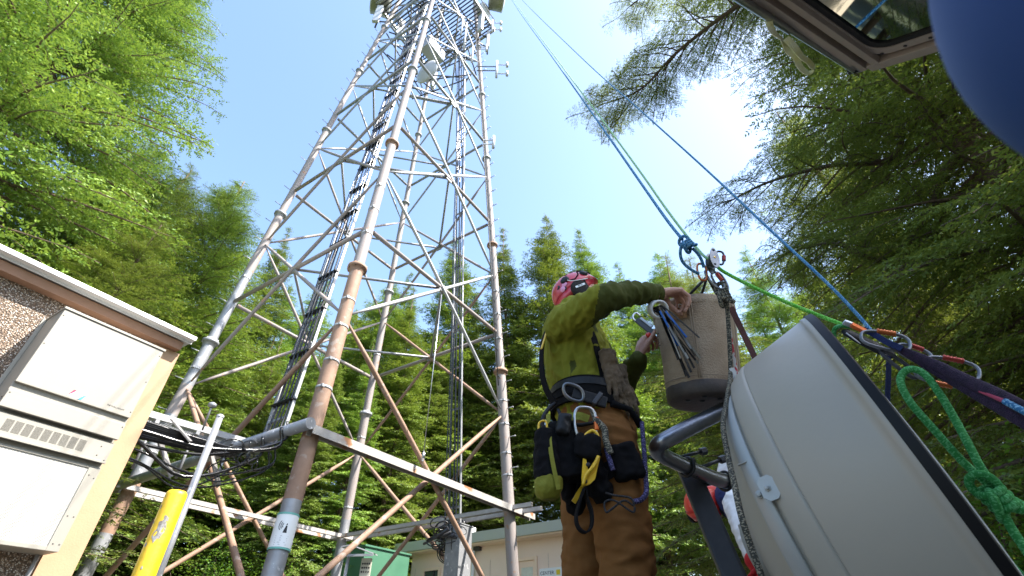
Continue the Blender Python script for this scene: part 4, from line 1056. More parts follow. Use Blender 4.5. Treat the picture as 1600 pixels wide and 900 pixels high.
# ------------------------------------------------------------------ white microwave dish being hoisted
DC = V(1.258, 1.505, .399+CAMH); azd, eld = -.69, .178
DN = V(math.cos(eld)*math.cos(azd), math.cos(eld)*math.sin(azd), math.sin(eld))
dish = thing('microwave_dish', (DC.x, DC.y, 0), 'large white shrouded microwave dish tipped on edge in the right foreground', 'dish antenna')
mb = MB(); mb.lathe(DC, DN, [(-.262, .546), (-.262, .556), (-.256, .561), (-.05, .603), (-.03, .606), (-.03, .612), (-.012, .612)], 128); mb.build('shroud', M['dish'], dish)
mb = MB(); mb.lathe(DC, DN, [(-.258, .552), (-.264, .5585), (-.272, .558), (-.325, .527), (-.33, .522), (-.334, .49), (-.345, .488)], 128); mb.build('reflector_edge', M['dish'], dish)
mb = MB(); mb.lathe(DC, DN, [(-.342, .49), (-.343, .496), (-.347, .499), (-.385, .476), (-.389, .472), (-.389, .44), (-.385, .40)], 128); rim2 = mb.build('mounting_ring', M['ring'], dish)
mb = MB(); mb.lathe(DC, DN, [(-.38, .47), (-.45, .36), (-.50, .22), (-.51, .10), (-.56, .10), (-.565, .09), (-.565, .01)], 64); mb.build('reflector_back', M['dish'], dish)
gk = []
for i in range(16): gk += [(-.013+i*.0015, .6135 if i % 2 else .6165)]
mb = MB(); mb.lathe(DC, DN, [(-.014, .612)]+gk+[(.012, .611), (.013, .598)], 160); mb.build('edge_gasket', M['blackrub'], dish)
mb = MB(); mb.lathe(DC, DN, [(.008, .600), (.009, .58), (.03, .4), (.035, .01)], 96); mb.build('radome', M['gelcoat'], dish)
refu = (UP-DN*UP.dot(DN)).normalized(); refw = DN.cross(refu)
def near_angle(u, v, off, r_):
    best = None
    for i in range(2000):
        a = 2*PI*i/2000; q = DC+DN*off+(refu*math.cos(a)+refw*math.sin(a))*r_; n_ = refu*math.cos(a)+refw*math.sin(a)
        if n_.dot(V(0, 0, CAMH)-q) < 0: continue
        r = q-V(0, 0, CAMH); d = r.y*CP+r.z*SP
        if d < .2: continue
        e = (800+FPX*r.x/d-u)**2+(450-FPX*(r.z*CP-r.y*SP)/d-v)**2
        if best is None or e < best[0]: best = (e, a)
    return best[1]
def dframe(a, off, r_):
    n_ = refu*math.cos(a)+refw*math.sin(a); return DC+DN*off+n_*r_, n_, DN.cross(n_)
a = near_angle(1215, 757, -.325, .527); q, n_, tg = dframe(a, -.330, .522)
mb = MB(); Mx = Matrix((DN, tg, n_)).transposed()
def oct_(w_, h_, ch): return [(-w_/2+ch, -h_/2), (w_/2-ch, -h_/2), (w_/2, -h_/2+ch), (w_/2, h_/2-ch), (w_/2-ch, h_/2), (-w_/2+ch, h_/2), (-w_/2, h_/2-ch), (-w_/2, -h_/2+ch)]
mb.prism([q+DN*x+tg*y_+n_*.006 for x, y_ in oct_(.045, .062, .012)], n_*.007); tab = mb.build('joint_plate', M['ring'], dish)
mb = MB(); mb.lathe(q+n_*.013-DN*.004, n_, [(0, .009), (.003, .009), (.003, .006), (.009, .006), (.010, .003)], 6, smooth=False, cap1=True); mb.build('bolt', M['ring'], tab)
a2 = near_angle(1191, 771, -.368, .486); q2, n2_, t2_ = dframe(a2, -.368, .495)
mb = MB(); mb.lathe(q2-n2_*.006, n2_, [(0, .0115), (.003, .0115), (.003, .008), (.011, .008), (.012, .004)], 6, smooth=False, cap1=True); mb.build('bolt', M['ring'], rim2)
# seam on the ring
a3 = near_angle(1166, 722, -.366, .487); q3, n3_, t3_ = dframe(a3, -.366, .4885)
mb = MB(); mb.box(q3, (.045, .003, .006), Matrix((DN, t3_, n3_)).transposed()); mb.build('seam', M['dish'], rim2)
# bracket plate reaching down-left behind the ring
mb = MB(); a, b = P(1160, 838, t=2.05), P(1228, 818, t=1.95); mb.beam(a, b, .012, .09, up=(-.2, .1, 1), bev=.003); mb.build('bracket_plate', M['ring'], dish)
# scuffs
# steel pipe mount
ppts = [P(1133, 640, t=1.95), P(1085, 664, t=1.90), P(1045, 685, t=1.87), P(1030, 694, t=1.87), P(1026, 703, t=1.90), P(1038, 713, t=1.95), P(1085, 735, t=2.02), P(1125, 750, t=2.08), P(1150, 752, t=2.12), P(1175, 742, t=2.15), P(1215, 720, t=2.2)]
pm = thing('pipe_mount', P(1038, 713, t=1.95), 'bent galvanised steel pipe mount sticking out behind the white dish', 'pipe mount')
sp = smooth_path(ppts, 8); mb = MB(); mb.tube(sp, .031, 28, caps=False); mb.build('pipe', M['pipe'], pm)
mb = MB(); e0 = sp[0]; dv = (sp[0]-sp[1]).normalized(); mb.lathe(e0, dv, [(0, .031), (.001, .031), (.001, .0265), (-.06, .0265)], 28); mb.build('pipe_end', M['darksteel'], pm)
def ubolt(c, ax, r_, label=None):
    ax = ax.normalized(); u_ = ax.cross(V(0, 1, .3)).normalized(); w_ = ax.cross(u_)
    pts = [c+u_*(r_)*math.cos(a)+w_*r_*math.sin(a) for a in [R(-60)+R(300)*i/24 for i in range(25)]]
    mb = MB(); mb.tube(pts, .006, 8); mb.build('u_bolt', M['darksteel'], pm)
for (i0) in (58, 46):
    ubolt(sp[i0], sp[i0+1]-sp[i0-1], .038)
for (u0, v0, u1, v1) in ((1064, 714, 1103, 704), (1096, 730, 1133, 716)):
    mb = MB(); a, b = P(u0, v0, t=2.1), P(u1, v1, t=2.14); mb.tube([a, b], .0075, 10)
    for f in (.82, .90, .96): mb.lathe(a+(b-a)*f, b-a, [(-.006, .006), (-.006, .017), (.004, .017), (.004, .006)], 6, smooth=False)
    mb.build('threaded_rod', M['darksteel'], pm)
mb = MB(); q_ = P(1033, 689, t=1.845); mb.lathe(q_, (-.3, -1, -.4), [(0, .006), (.002, .001)], 12); mb.build('drain_hole', M['ink'], pm)
a, b = P(1070, 722, t=2.16), P(1148, 905, t=1.80); dn = (b-a).normalized(); g = a+dn*((a.z)/(-dn.z))
mb = MB(); mb.beam(a, g, .088, .06, up=(.2, .9, .2), bev=.012)
blk = mb.build('post', M['darksteel'], origin=g); tag(blk, 'leaning dark square steel post clamped beneath the bent pipe', 'post')
mb = MB(); mb.beam(P(1075, 760, t=2.09), P(1112, 752, t=2.09), .03, .045, up=(.2, .9, .2), bev=.004); mb.build('clamp_block', M['darksteel'], pm)

# ------------------------------------------------------------------ organic meshes
def bake(o, mods):
    for ty, kw in mods:
        m_ = o.modifiers.new(ty, ty)
        for k_, v_ in kw.items(): setattr(m_, k_, v_)
    bpy.context.view_layer.update()
    me = bpy.data.meshes.new_from_object(o.evaluated_get(bpy.context.evaluated_depsgraph_get()))
    o.modifiers.clear(); mats = [m for m in o.data.materials]; old = o.data; o.data = me
    if not me.materials:
        for m in mats: me.materials.append(m)
    me.polygons.foreach_set('use_smooth', [True]*len(me.polygons)); return o
def organic(mb, name, m, parent=None, voxel=.007, smooth=6, disp=0, dscale=.06, origin=None, seed=0, stretch=(1, 1, 1), post=None):
    o = mb.build(name, m, parent, origin=origin)
    bake(o, [('REMESH', dict(mode='VOXEL', voxel_size=voxel)), ('SMOOTH', dict(factor=.5, iterations=smooth))])
    me = o.data; nv = len(me.vertices); co = np.empty(nv*3, np.float32); me.vertices.foreach_get('co', co); co = co.reshape(-1, 3)
    if disp:
        no = np.empty(nv*3, np.float32); me.vertices.foreach_get('normal', no); no = no.reshape(-1, 3); org = ORG[o]
        for i in range(nv):
            p_ = Vector(co[i])+org; q_ = Vector((p_.x*stretch[0], p_.y*stretch[1], p_.z*stretch[2]))/dscale
            d = mnoise.noise(q_+Vector((seed, 0, 0))); d = (1-abs(d)*2.2)*.7+.5*mnoise.noise(q_*2.3)+.3*(1-abs(mnoise.noise(q_*1.7+Vector((9, 2, 4))))*3)
            co[i] += no[i]*disp*d
    if post: co = post(co, ORG[o])
    me.vertices.foreach_set('co', co.astype(np.float32).reshape(-1)); me.update()
    return o
def loft(mb, rings, seg=20):
    """rings: (centre, rx vec, ry vec)"""
    base = len(mb.v)
    for c, ax, ay in rings:
        for k in range(seg):
            a = 2*PI*k/seg; mb.v.append(tuple(Vector(c)+Vector(ax)*math.cos(a)+Vector(ay)*math.sin(a)))
    for i in range(len(rings)-1):
        for k in range(seg):
            k2 = (k+1) % seg; mb.face([base+i*seg+k, base+i*seg+k2, base+(i+1)*seg+k2, base+(i+1)*seg+k], smooth=True)
    mb.face([base+k for k in range(seg)][::-1]); mb.face([base+(len(rings)-1)*seg+k for k in range(seg)]); return mb
def ball(mb, c, r, seg=14, sc=(1, 1, 1), rot=None):
    rot = rot or Matrix.Identity(3); rings = []
    n = 9
    for i in range(n+1):
        a = PI*i/n; rr = max(.02, math.sin(a))*r; h = -math.cos(a)*r
        rings.append((Vector(c)+rot@V(0, 0, h*sc[2]), rot@V(rr*sc[0], 0, 0), rot@V(0, rr*sc[1], 0)))
    return loft(mb, rings, seg)
def limbt(mb, pts, rs, seg=16):
    pp = smooth_path(pts, 5); n = len(pp); out = []
    for i in range(n):
        f = i/(n-1)*(len(rs)-1); k_ = min(int(f), len(rs)-2); out.append(rs[k_]+(rs[k_+1]-rs[k_])*(f-k_))
    mb.tube(pp, out, seg); ball(mb, pp[0], out[0]*.98); ball(mb, pp[-1], out[-1]*.98); return mb
def hand(mb, wrist, d, lat, nrm, s=1.0, curl=(35, 50, 30), thumb_side=1, fan=6, curls=None, thumb_dir=None):
    """d: towards the knuckles, lat: across the knuckles (index side), nrm: back of hand"""
    d = Vector(d).normalized(); lat = Vector(lat); lat = (lat-d*lat.dot(d)).normalized(); nrm = lat.cross(d).normalized()*(1 if lat.cross(d).dot(Vector(nrm)) > 0 else -1)
    w_ = Vector(wrist)
    for k_, o_ in enumerate((-.030, -.010, .011, .031)):
        kn = w_+d*(.083+(.006, .010, .008, .0)[3-k_])*s+lat*o_*s
        mb.tube([w_+lat*o_*.55*s, (w_+kn)/2+nrm*.004*s+lat*o_*.1*s, kn], [.018*s, .0165*s, .0125*s], 10); ball(mb, kn, .0125*s, 10)
        ln = [(.036, .022, .019), (.043, .027, .021), (.046, .030, .022), (.041, .026, .021)][k_]
        cc = curls[k_] if curls else curl; ang = 0; p_ = kn; spread = R(fan)*(k_-1.5)
        for j, L in enumerate(ln):
            ang += R(cc[j]); dv = (d*math.cos(spread)+lat*math.sin(spread))*math.cos(ang)-nrm*math.sin(ang)
            q_ = p_+dv*L*s*1.08; r0 = (.0098, .0088, .0078)[j]*s; mb.tube([p_, q_], [r0, r0*.93], 10); ball(mb, q_, r0*.95, 10); p_ = q_
    tb = w_+d*.03*s+lat*.026*s*thumb_side-nrm*.008*s
    td = Vector(thumb_dir).normalized() if thumb_dir else (d*.6+lat*.6*thumb_side-nrm*.5).normalized()
    m1 = tb+td*.042*s; td2 = (td+d*.45-nrm*.15).normalized(); m2 = m1+td2*.034*s; m3 = m2+(td2+d*.3).normalized()*.026*s
    mb.tube([w_+lat*.01*s*thumb_side, tb], [.016*s, .017*s], 10); mb.tube([tb, m1], [.0165*s, .0125*s], 10); mb.tube([m1, m2], [.0115*s, .0105*s], 10); mb.tube([m2, m3], [.0105*s, .009*s], 10)
    for c_, r_ in ((tb, .0165), (m1, .0118), (m2, .0105), (m3, .009)): ball(mb, c_, r_*s, 10)
def join_into(o, other):
    """append the mesh of other to o (one continuous object)"""
    bm = bmesh.new(); bm.from_mesh(o.data); n = len(bm.verts)
    off = ORG[other]-ORG[o]; me = other.data.copy()
    for v in me.vertices: v.co += off
    bm.from_mesh(me); bm.to_mesh(o.data); bm.free(); bpy.data.objects.remove(other)
    o.data.polygons.foreach_set('use_smooth', [True]*len(o.data.polygons)); return o

# ------------------------------------------------------------------ the climber
CY = 1.9
per = thing('person', (P(930, 870, y=CY).x, CY, 0), 'climber in olive shirt, brown trousers and red helmet reaching into a canvas bucket', 'person')
def Q(u, v, y=CY): return P(u, v, y=y)
X_, Y_ = V(1, 0, 0), V(0, 1, 0)
hc = Q(908, 466, 1.93)
hx = (P(937, 440, y=1.93)-P(863, 478, y=1.93)); hx.normalize(); hz = V(-hx.z, 0, hx.x); Hrot = Matrix((hx, V(0, 1, 0), hz)).transposed()
# body: head, neck, trunk core, arms, legs
mb = MB()
ball(mb, hc+hx*.0+hz*.01, .108, 20, (.95, .74, 1.05), Hrot)
ball(mb, hc+hx*.035-hz*.075, .068, 16, (.9, .82, 1.0), Hrot)                       # jaw
fc = hc+hx*.098-hz*.035
mb.tube([fc+hz*.03, fc+hx*.022-hz*.005, fc-hz*.006], [.008, .014, .012], 10)          # nose
mb.tube([hc+hx*.078-hz*.075+V(0, -.022, 0), hc+hx*.088-hz*.075, hc+hx*.078-hz*.075+V(0, .022, 0)], .008, 8)   # lips
for s_ in (-1, 1):
    ball(mb, hc+hx*.076-hz*.012+V(0, s_*.032, 0), .014, 10)                          # brow / eyes
    ball(mb, hc-hx*.012-hz*.03+V(0, s_*.082, 0), .026, 10, (.6, .35, 1), Hrot)       # ears
nb = Q(897, 498, 1.91)
limbt(mb, [hc-hz*.05-hx*.02, (hc+nb)/2-hx*.01, nb], [.058, .058, .065])
limbt(mb, [nb, Q(897, 545), Q(915, 600), Q(925, 650)], [.08, .09, .09, .09])
nA = [Q(880, 510, 1.74), Q(908, 488, 1.63), Q(942, 467, 1.53), Q(985, 458, 1.57), Q(1033, 459, 1.63)]
fA = [Q(905, 498, 2.06), Q(935, 545, 2.12), Q(968, 604, 2.10), Q(985, 580, 2.04), Q(999, 556, 1.97)]
limbt(mb, nA, [.055, .05, .042, .038, .030]); limbt(mb, fA, [.055, .05, .04, .036, .030])
hipN, kneeN = Q(946, 690, 1.81), P(979, 885, y=1.80); hipF, kneeF = Q(914, 690, 1.99), P(917, 895, y=2.02)
ankN = V(kneeN.x-.02, kneeN.y+.06, .10); ankF = V(kneeF.x-.05, kneeF.y+.03, .10)
for h_, k_, a_ in ((hipN, kneeN, ankN), (hipF, kneeF, ankF)):
    limbt(mb, [h_, (h_+k_)/2, k_, (k_+a_)/2+V(-.01, .01, 0), a_], [.085, .072, .055, .052, .04])
body = organic(mb, 'body', M['skin'], per, voxel=.007, smooth=4)
mb = MB()
hand(mb, nA[-1]+V(-.005, 0, 0), V(.90, .12, .16), V(-.30, .85, .25), V(-.1, -.2, 1), 1.0, fan=10, curls=[(50, 45, 25), (62, 45, 25), (75, 48, 28), (88, 50, 30)], thumb_side=1, thumb_dir=(.45, .2, -.85))
h1 = organic(mb, 'hand_tmp', M['skin'], per, voxel=.0026, smooth=3); join_into(body, h1)
mb = MB()
hand(mb, fA[-1], V(.30, -.15, .92), V(.25, -.9, 0), V(-.9, -.2, .3), .98, fan=4, curls=[(75, 70, 40), (70, 70, 40), (66, 66, 40), (60, 60, 35)], thumb_side=1, thumb_dir=(.5, -.55, .65))
h2 = organic(mb, 'hand_tmp', M['skin'], per, voxel=.0026, smooth=3); join_into(body, h2)
# eyes, beard, hair
mb = MB()
for s_ in (-1, 1): ball(mb, hc+hx*.089-hz*.018+V(0, s_*.032, 0), .009, 10)
mb.build('eyes', M['ink'], per)
mb = MB(); ball(mb, hc+hx*.042-hz*.088, .068, 16, (.98, .9, .9), Hrot); ball(mb, hc-hx*.03-hz*.05, .09, 16, (.8, .86, .75), Hrot)
organic(mb, 'beard', M['beard'], per, voxel=.006, smooth=3, disp=.004, dscale=.012)
# shirt
mb = MB()
def ring(u, v, y, rx, ry, tilt=0): return (P(u, v, y=y), V(rx*math.cos(tilt), 0, rx*math.sin(tilt)), V(0, ry, 0))
loft(mb, [ring(932, 664, CY, .150, .165), ring(926, 640, CY, .152, .165), ring(916, 605, CY, .150, .165), ring(901, 565, CY, .140, .175, .05), ring(891, 532, CY, .128, .190, .12), ring(887, 508, 1.9, .112, .195, .2), ring(890, 494, 1.9, .085, .155, .3), ring(897, 485, 1.91, .062, .08, .35)], 28)
limbt(mb, [Q(892, 520, 1.80)]+nA[:4]+[nA[4]-V(.02, 0, 0)], [.085, .074, .066, .058, .047, .037])
limbt(mb, [Q(900, 510, 2.0)]+fA[:4]+[fA[4]+V(-.008, .002, -.022)], [.08, .07, .058, .050, .046, .038])
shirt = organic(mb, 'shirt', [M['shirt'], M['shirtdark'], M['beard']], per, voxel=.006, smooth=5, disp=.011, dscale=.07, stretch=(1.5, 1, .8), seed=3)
# darker olive on the forearms, under the near arm and along the side
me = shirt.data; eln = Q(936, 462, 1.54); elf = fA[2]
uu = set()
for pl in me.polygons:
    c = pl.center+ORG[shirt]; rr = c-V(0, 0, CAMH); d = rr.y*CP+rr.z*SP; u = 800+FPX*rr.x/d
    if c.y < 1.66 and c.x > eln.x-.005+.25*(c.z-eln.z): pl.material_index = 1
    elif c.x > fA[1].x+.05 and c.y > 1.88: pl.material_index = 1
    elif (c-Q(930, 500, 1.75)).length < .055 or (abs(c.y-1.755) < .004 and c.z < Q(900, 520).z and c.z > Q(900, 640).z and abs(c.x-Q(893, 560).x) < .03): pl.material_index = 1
if len(me.materials) < 3:
    me.materials.clear()
    for m_ in (M['shirt'], M['shirtdark'], M['beard']): me.materials.append(m_)
for (c_, ax_, r_) in ((nA[4]-V(.022, 0, 0), nA[4]-nA[3], .038),):
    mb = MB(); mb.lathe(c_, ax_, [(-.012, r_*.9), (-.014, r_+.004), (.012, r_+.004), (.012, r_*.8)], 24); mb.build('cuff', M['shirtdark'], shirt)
# trousers
mb = MB()
loft(mb, [ring(930, 648, CY, .146, .16), ring(932, 668, CY, .150, .168), ring(934, 695, CY, .150, .172), ring(934, 725, CY, .13, .165), ring(934, 745, CY, .07, .12)], 28)
for h_, k_, a_, r_ in ((hipN, kneeN, ankN, 1), (hipF, kneeF, ankF, .96)):
    limbt(mb, [h_, h_*.5+k_*.5+V(.006, 0, 0), k_, (k_+a_)/2+V(-.015, .015, 0), a_+V(0, 0, .03)], [.112*r_, .102*r_, .088*r_, .083*r_, .085*r_])
organic(mb, 'trousers', M['trousers'], per, voxel=.007, smooth=4, disp=.011, dscale=.10, stretch=(.8, 1, 1.7), seed=9)
# seam down the near leg
mb = MB(); sm_ = [P(962, 745, y=1.715), P(970, 800, y=1.71), P(972, 850, y=1.705), P(973, 900, y=1.70)]
for a_ in (ankN, ankF):
    mb = MB(); loft(mb, [(a_+V(.02, 0, -.10), V(.15, 0, 0), V(0, .05, 0)), (a_+V(.03, 0, -.06), V(.15, 0, 0), V(0, .052, 0)), (a_+V(.0, 0, -.02), V(.10, 0, 0), V(0, .05, 0)), (a_+V(-.01, 0, .08), V(.062, 0, 0), V(0, .056, 0))], 20)
    organic(mb, 'boot', M['blackrub'], per, voxel=.008, smooth=3)
# helmet
mb = MB(); hcen = (P(937, 440, y=1.93)+P(863, 478, y=1.93))/2+hz*.004
rings = []
for i in range(11):
    a = R(90)*i/10; rr = max(.03, math.cos(a)**.8); rings.append((hcen+hz*(.112*math.sin(a)-.012)+hx*(-.006*math.sin(a)), hx*.128*rr, V(0, .108*rr, 0)))
loft(mb, rings, 36)
loft(mb, [(hcen-hx*.03-hz*.045, hx*.093, V(0, .098, 0)), (hcen-hx*.008-hz*.012, hx*.121, V(0, .107, 0))], 36)
helm = mb.build('helmet', M['helmet'], per, smooth=True)
def onh(a, e, k=1.0):  # point on helmet: azimuth a from forward (towards the viewer is -90), elevation e
    rr = math.cos(R(e))**.8; return hcen+hz*(.112*math.sin(R(e))-.012)+hx*.128*rr*math.cos(R(a))*k+V(0, .108*rr*math.sin(R(a))*k, 0)
def hn(a, e): return (onh(a, e)-hcen+hz*.02).normalized()
for (a, e, r_, m_) in ((-115, 30, .022, 'blackrub'), (-62, 22, .020, 'blackrub')):
    mb = MB(); mb.lathe(onh(a, e), hn(a, e), [(-.004, r_*1.1), (.006, r_), (.009, r_*.7), (.009, .001)], 16); mb.build('vent_hub', M[m_], helm)
for (a, e, r_) in ((-100, 55, .010), (-75, 58, .010), (-128, 8, .012), (-140, 25, .012)):
    mb = MB(); mb.lathe(onh(a, e), hn(a, e), [(-.002, r_*1.1), (.0015, r_), (.002, .001)], 10); mb.build('vent', M['ink'], helm)
mb = MB(); mb.tube([onh(-118, 24, 1.02), onh(-95, 12, 1.03), onh(-80, 22, 1.03), onh(-65, 45, 1.03), onh(-50, 42, 1.03), onh(-30, 25, 1.03)], .0035, 6); mb.build('headlamp_strap', M['blackweb'], helm)
mb = MB(); mb.tube(smooth_path([onh(-112, 26, 1.06), onh(-105, 10, 1.1), onh(-85, 0, 1.05), onh(-70, -2, 1.02)], 5), .0022, 6); mb.build('wire', M['whiteplastic'], helm)
mb = MB(); a0 = onh(-118, 6, 1.012)
for (a, e) in ((-122, 18), (-132, 10)):
    mb.lathe(onh(a, e, 1.0), hn(a, e), [(.0, .017), (.003, .014), (.0035, .001)], 7)
mb.build('pink_stickers', M['helmetpink'], helm)
# ear muff with a label
em = hcen-hx*.02-hz*.045+V(0, -.095, 0)
mb = MB(); Er = Matrix((hx, hz, V(0, -1, 0))).transposed()
loft(mb, [(em+V(0, .02, 0), hx*.040, hz*.048), (em, hx*.045, hz*.053), (em-V(0, .014, 0), hx*.040, hz*.048), (em-V(0, .020, 0), hx*.025, hz*.03)], 24)
muff = mb.build('ear_muff', M['beard'], helm, smooth=True)
mb = MB(); lr = Er@Matrix.Rotation(R(-6), 3, 'Z'); mb.box(em-V(0, .021, 0)+hx*.002+hz*.006, (.050, .011, .003), lr); lab_ = mb.build('label', M['paper'], muff)
text_obj('lettering', 'PETZL', .0095, em-V(0, .0232, 0)+hx*.002+hz*.006, lr, M['ink'], lab_, .0003)
mb = MB(); mb.tube(smooth_path([onh(-80, -2, 1.0), hc+V(0, -.088, 0)-hz*.06+hx*.01, hc+hx*.04-hz*.13+V(0, -.03, 0)], 5), .005, 6); mb.build('chin_strap', M['blackweb'], helm)
# harness
hr = []
mb = MB()
def beltring(v, rx, ry, u): return ring(u, v, CY, rx, ry, -.10)
c0, ax0, ay0 = ring(921, 630, CY, .166, .182, -.12)
def band(mb, c, ax, ay, h_, th=.006, nn=48):
    up_ = ax.cross(ay).normalized(); rings_ = []
    b = len(mb.v)
    for zz, k_ in ((-h_/2, 1), (h_/2, 1), (h_/2, 1-th/ax.length), (-h_/2, 1-th/ax.length)):
        for i in range(nn):
            a = 2*PI*i/nn; mb.v.append(tuple(c+up_*zz+ax*math.cos(a)*k_+ay*math.sin(a)*k_))
    for j in range(4):
        j2 = (j+1) % 4
        for i in range(nn): i2 = (i+1) % nn; mb.face([b+j*nn+i, b+j*nn+i2, b+j2*nn+i2, b+j2*nn+i], smooth=False)
band(mb, c0, ax0, ay0, .075, .012); band(mb, c0-V(0, 0, .05), ax0*1.0, ay0, .035, .01)
harness = mb.build('harness', M['blackweb'], per)
mb = MB(); band(mb, c0+V(0, 0, .012), ax0*1.02, ay0*1.025, .03, .004); mb.build('waist_strap', M['blackrub'], harness)
for h_, k_ in ((hipN, kneeN), (hipF, kneeF)):
    d_ = (k_-h_).normalized(); mb = MB(); c_ = h_+d_*.13; ax_ = V(.118, 0, .05); ay_ = V(0, .118, 0); band(mb, c_, ax_, ay_, .055, .010); mb.build('leg_loop', M['blackweb'], harness)
def strap(pts, wd, side, m_, name, par=None, th=.004, n=6):
    mb = MB(); mb.ribbon(smooth_path(pts, n), wd, side, th); return mb.build(name, m_, par)
strap([P(862, 500, y=1.80), P(849, 530, y=1.78), P(846, 570, y=1.77), P(852, 605, y=1.77), P(868, 632, y=1.76)], .03, (.5, -.8, 0), M['blackweb'], 'back_strap', harness)
strap([P(858, 506, y=1.77), P(846, 545, y=1.75)], .012, (.5, -.8, 0), M['yellowpl'], 'yellow_strap', harness)
strap([P(916, 500, y=1.76), P(928, 530, y=1.735), P(938, 565, y=1.735), P(945, 600, y=1.74)], .03, (.9, .3, 0), M['blackweb'], 'chest_strap', harness)
strap([P(910, 492, y=1.76), P(916, 505, y=1.745)], .028, (.9, .3, 0), M['yellowpl'], 'yellow_strap', harness)
# side D ring and buckle
def dring(c, ux, uz, w_, h_, r_):
    pts = [];
    for i in range(24):
        a = 2*PI*i/24; x = math.cos(a); z = math.sin(a); k_ = 1/max(abs(x)**2.6+abs(z)**2.6, .01)**(1/2.6); pts.append(c+ux*x*k_*w_/2+uz*z*k_*h_/2)
    mb = MB(); mb.tube(pts, r_, 10, closed=True); return mb
fx = (P(940, 626, y=1.72)-P(885, 608, y=1.72)).normalized()
dring(P(896, 613, y=1.692), fx, V(0, -.2, 1), .078, .058, .0065).build('side_ring', M['alloy'], harness)
mb = MB(); mb.beam(P(895, 614, y=1.70), P(948, 630, y=1.705), .016, .045, up=(0, 0, 1), bev=.005); mb.build('belt_pad', M['blackrub'], harness)
mb = MB(); mb.beam(P(930, 622, y=1.70), P(936, 626, y=1.70), .03, .055, up=(0, 0, 1), bev=.004); mb.build('buckle', M['darksteel'], harness)
mb = MB(); mb.tube(smooth_path([P(960, 630, y=1.72), P(985, 645, y=1.74), P(1000, 660, y=1.75), P(1004, 668, y=1.75)], 5), [.010]*15+[.013], 8) if False else mb.tube([P(955, 630, y=1.72), P(985, 640, y=1.74), P(1002, 666, y=1.76)], [.014, .011, .015], 8); mb.build('strap_tail', M['blackweb'], harness)
strap([P(885, 652, y=1.715), P(905, 650, y=1.70), P(920, 655, y=1.70)], .03, (0, 0, 1), M['lime'], 'green_lining', harness)
mb = MB(); mb.tube(smooth_path([P(868, 630, y=1.74), P(856, 640, y=1.73), P(848, 655, y=1.72), P(850, 668, y=1.72), P(860, 665, y=1.72)], 5), .008, 8); mb.build('gear_loop', M['blackrub'], harness)
mb = MB(); mb.tube(smooth_path([P(872, 640, y=1.72), P(882, 658, y=1.70), P(905, 664, y=1.69), P(930, 660, y=1.70)], 5), .007, 8); mb.build('gear_loop', M['blackrub'], harness)
strap([P(953, 660, y=1.80), P(930, 715, y=1.72), P(905, 765, y=1.72), P(893, 785, y=1.80)], .045, (.7, 0, .7), M['blackweb'], 'riser_strap', harness)
strap([P(925, 742, y=1.70), P(908, 765, y=1.705), P(896, 785, y=1.71)], .016, (.7, 0, .7), M['yellowpl'], 'yellow_riser', harness)

# ------------------------------------------------------------------ gear on the climber (each its own thing)
def cloth_blob(name, pts, rs, m_, label, cat, disp=.008, el=None, voxel=.006):
    mb = MB(); limbt(mb, pts, rs, 14); o = organic(mb, name, m_, None, voxel=voxel, smooth=4, disp=disp, dscale=.04); return tag(o, label, cat)
# tall black and lime drawstring bag
bg_ = thing('tool_bag', P(862, 770, y=1.68), 'long black tool bag with lime bottom hanging at the climber\'s back', 'bag')
def bagring(u, v, rx, ry): return (P(u, v, y=1.68), V(rx, 0, 0), V(0, ry, 0))
mb = MB(); loft(mb, [bagring(856, 752, .045, .05), bagring(855, 720, .046, .05), bagring(853, 690, .040, .045), bagring(851, 674, .036, .04)], 20); organic(mb, 'bag_body', M['blackweb'], bg_, voxel=.005, smooth=4, disp=.005, dscale=.05)
mb = MB(); loft(mb, [bagring(858, 780, .022, .026), bagring(856, 774, .038, .042), bagring(857, 763, .047, .052), bagring(857, 748, .047, .051)], 20); organic(mb, 'bag_bottom', M['lime'], bg_, voxel=.005, smooth=3, disp=.004, dscale=.05)
mb = MB(); mb.ribbon(smooth_path([P(856, 648, y=1.68), P(858, 670, y=1.66), P(860, 700, y=1.63), P(866, 735, y=1.625), P(873, 765, y=1.63)], 5), .014, (1, 0, .2), .004); mb.build('lime_strap', M['lime'], bg_)
mb = MB(); dring(P(851, 662, y=1.67), V(1, 0, .2), V(0, 0, 1), .022, .035, .0035).v
dring(P(848, 666, y=1.66), V(1, 0, .2), V(0, 0, 1), .03, .04, .004).build('yellow_clip', M['yellowpl'], bg_)
# black pouches at hip
def pouch(name, c, size, rot, label, m_='blackweb', seed=0):
    mb = MB(); mb.box(c, size, rot, min(size)*.28); o = organic(mb, name, M[m_], None, voxel=.005, smooth=4, disp=.006, dscale=.05, seed=seed); return tag(o, label, 'pouch')
ry_ = Matrix.Rotation(R(12), 3, 'Y')
pouch('hip_pouch', P(883, 705, y=1.70), (.10, .09, .20), Matrix.Rotation(R(-6), 3, 'Y'), 'large black pouch hanging behind the climber\'s right hip')
pouch('radio_pouch', P(881, 664, y=1.65), (.045, .04, .075), ry_, 'small black pouch with open flap under the climber\'s belt', 'blackrub')
pouch('leg_pouch', P(976, 722, y=1.70), (.10, .05, .12), Matrix.Rotation(R(-14), 3, 'Y'), 'black open pocket on the front of the climber\'s thigh', seed=4)
pouch('cloth_bundle', P(917, 700, y=1.66), (.085, .06, .085), ry_, 'crumpled black cloth bundle under the orange-gated carabiner', seed=7)
cloth_blob('thigh_pad', [P(905, 705, y=1.72), P(922, 735, y=1.705), P(938, 765, y=1.71)], [.05, .05, .04], M['blackweb'], 'dark padded flap over the climber\'s right thigh', 'pad')
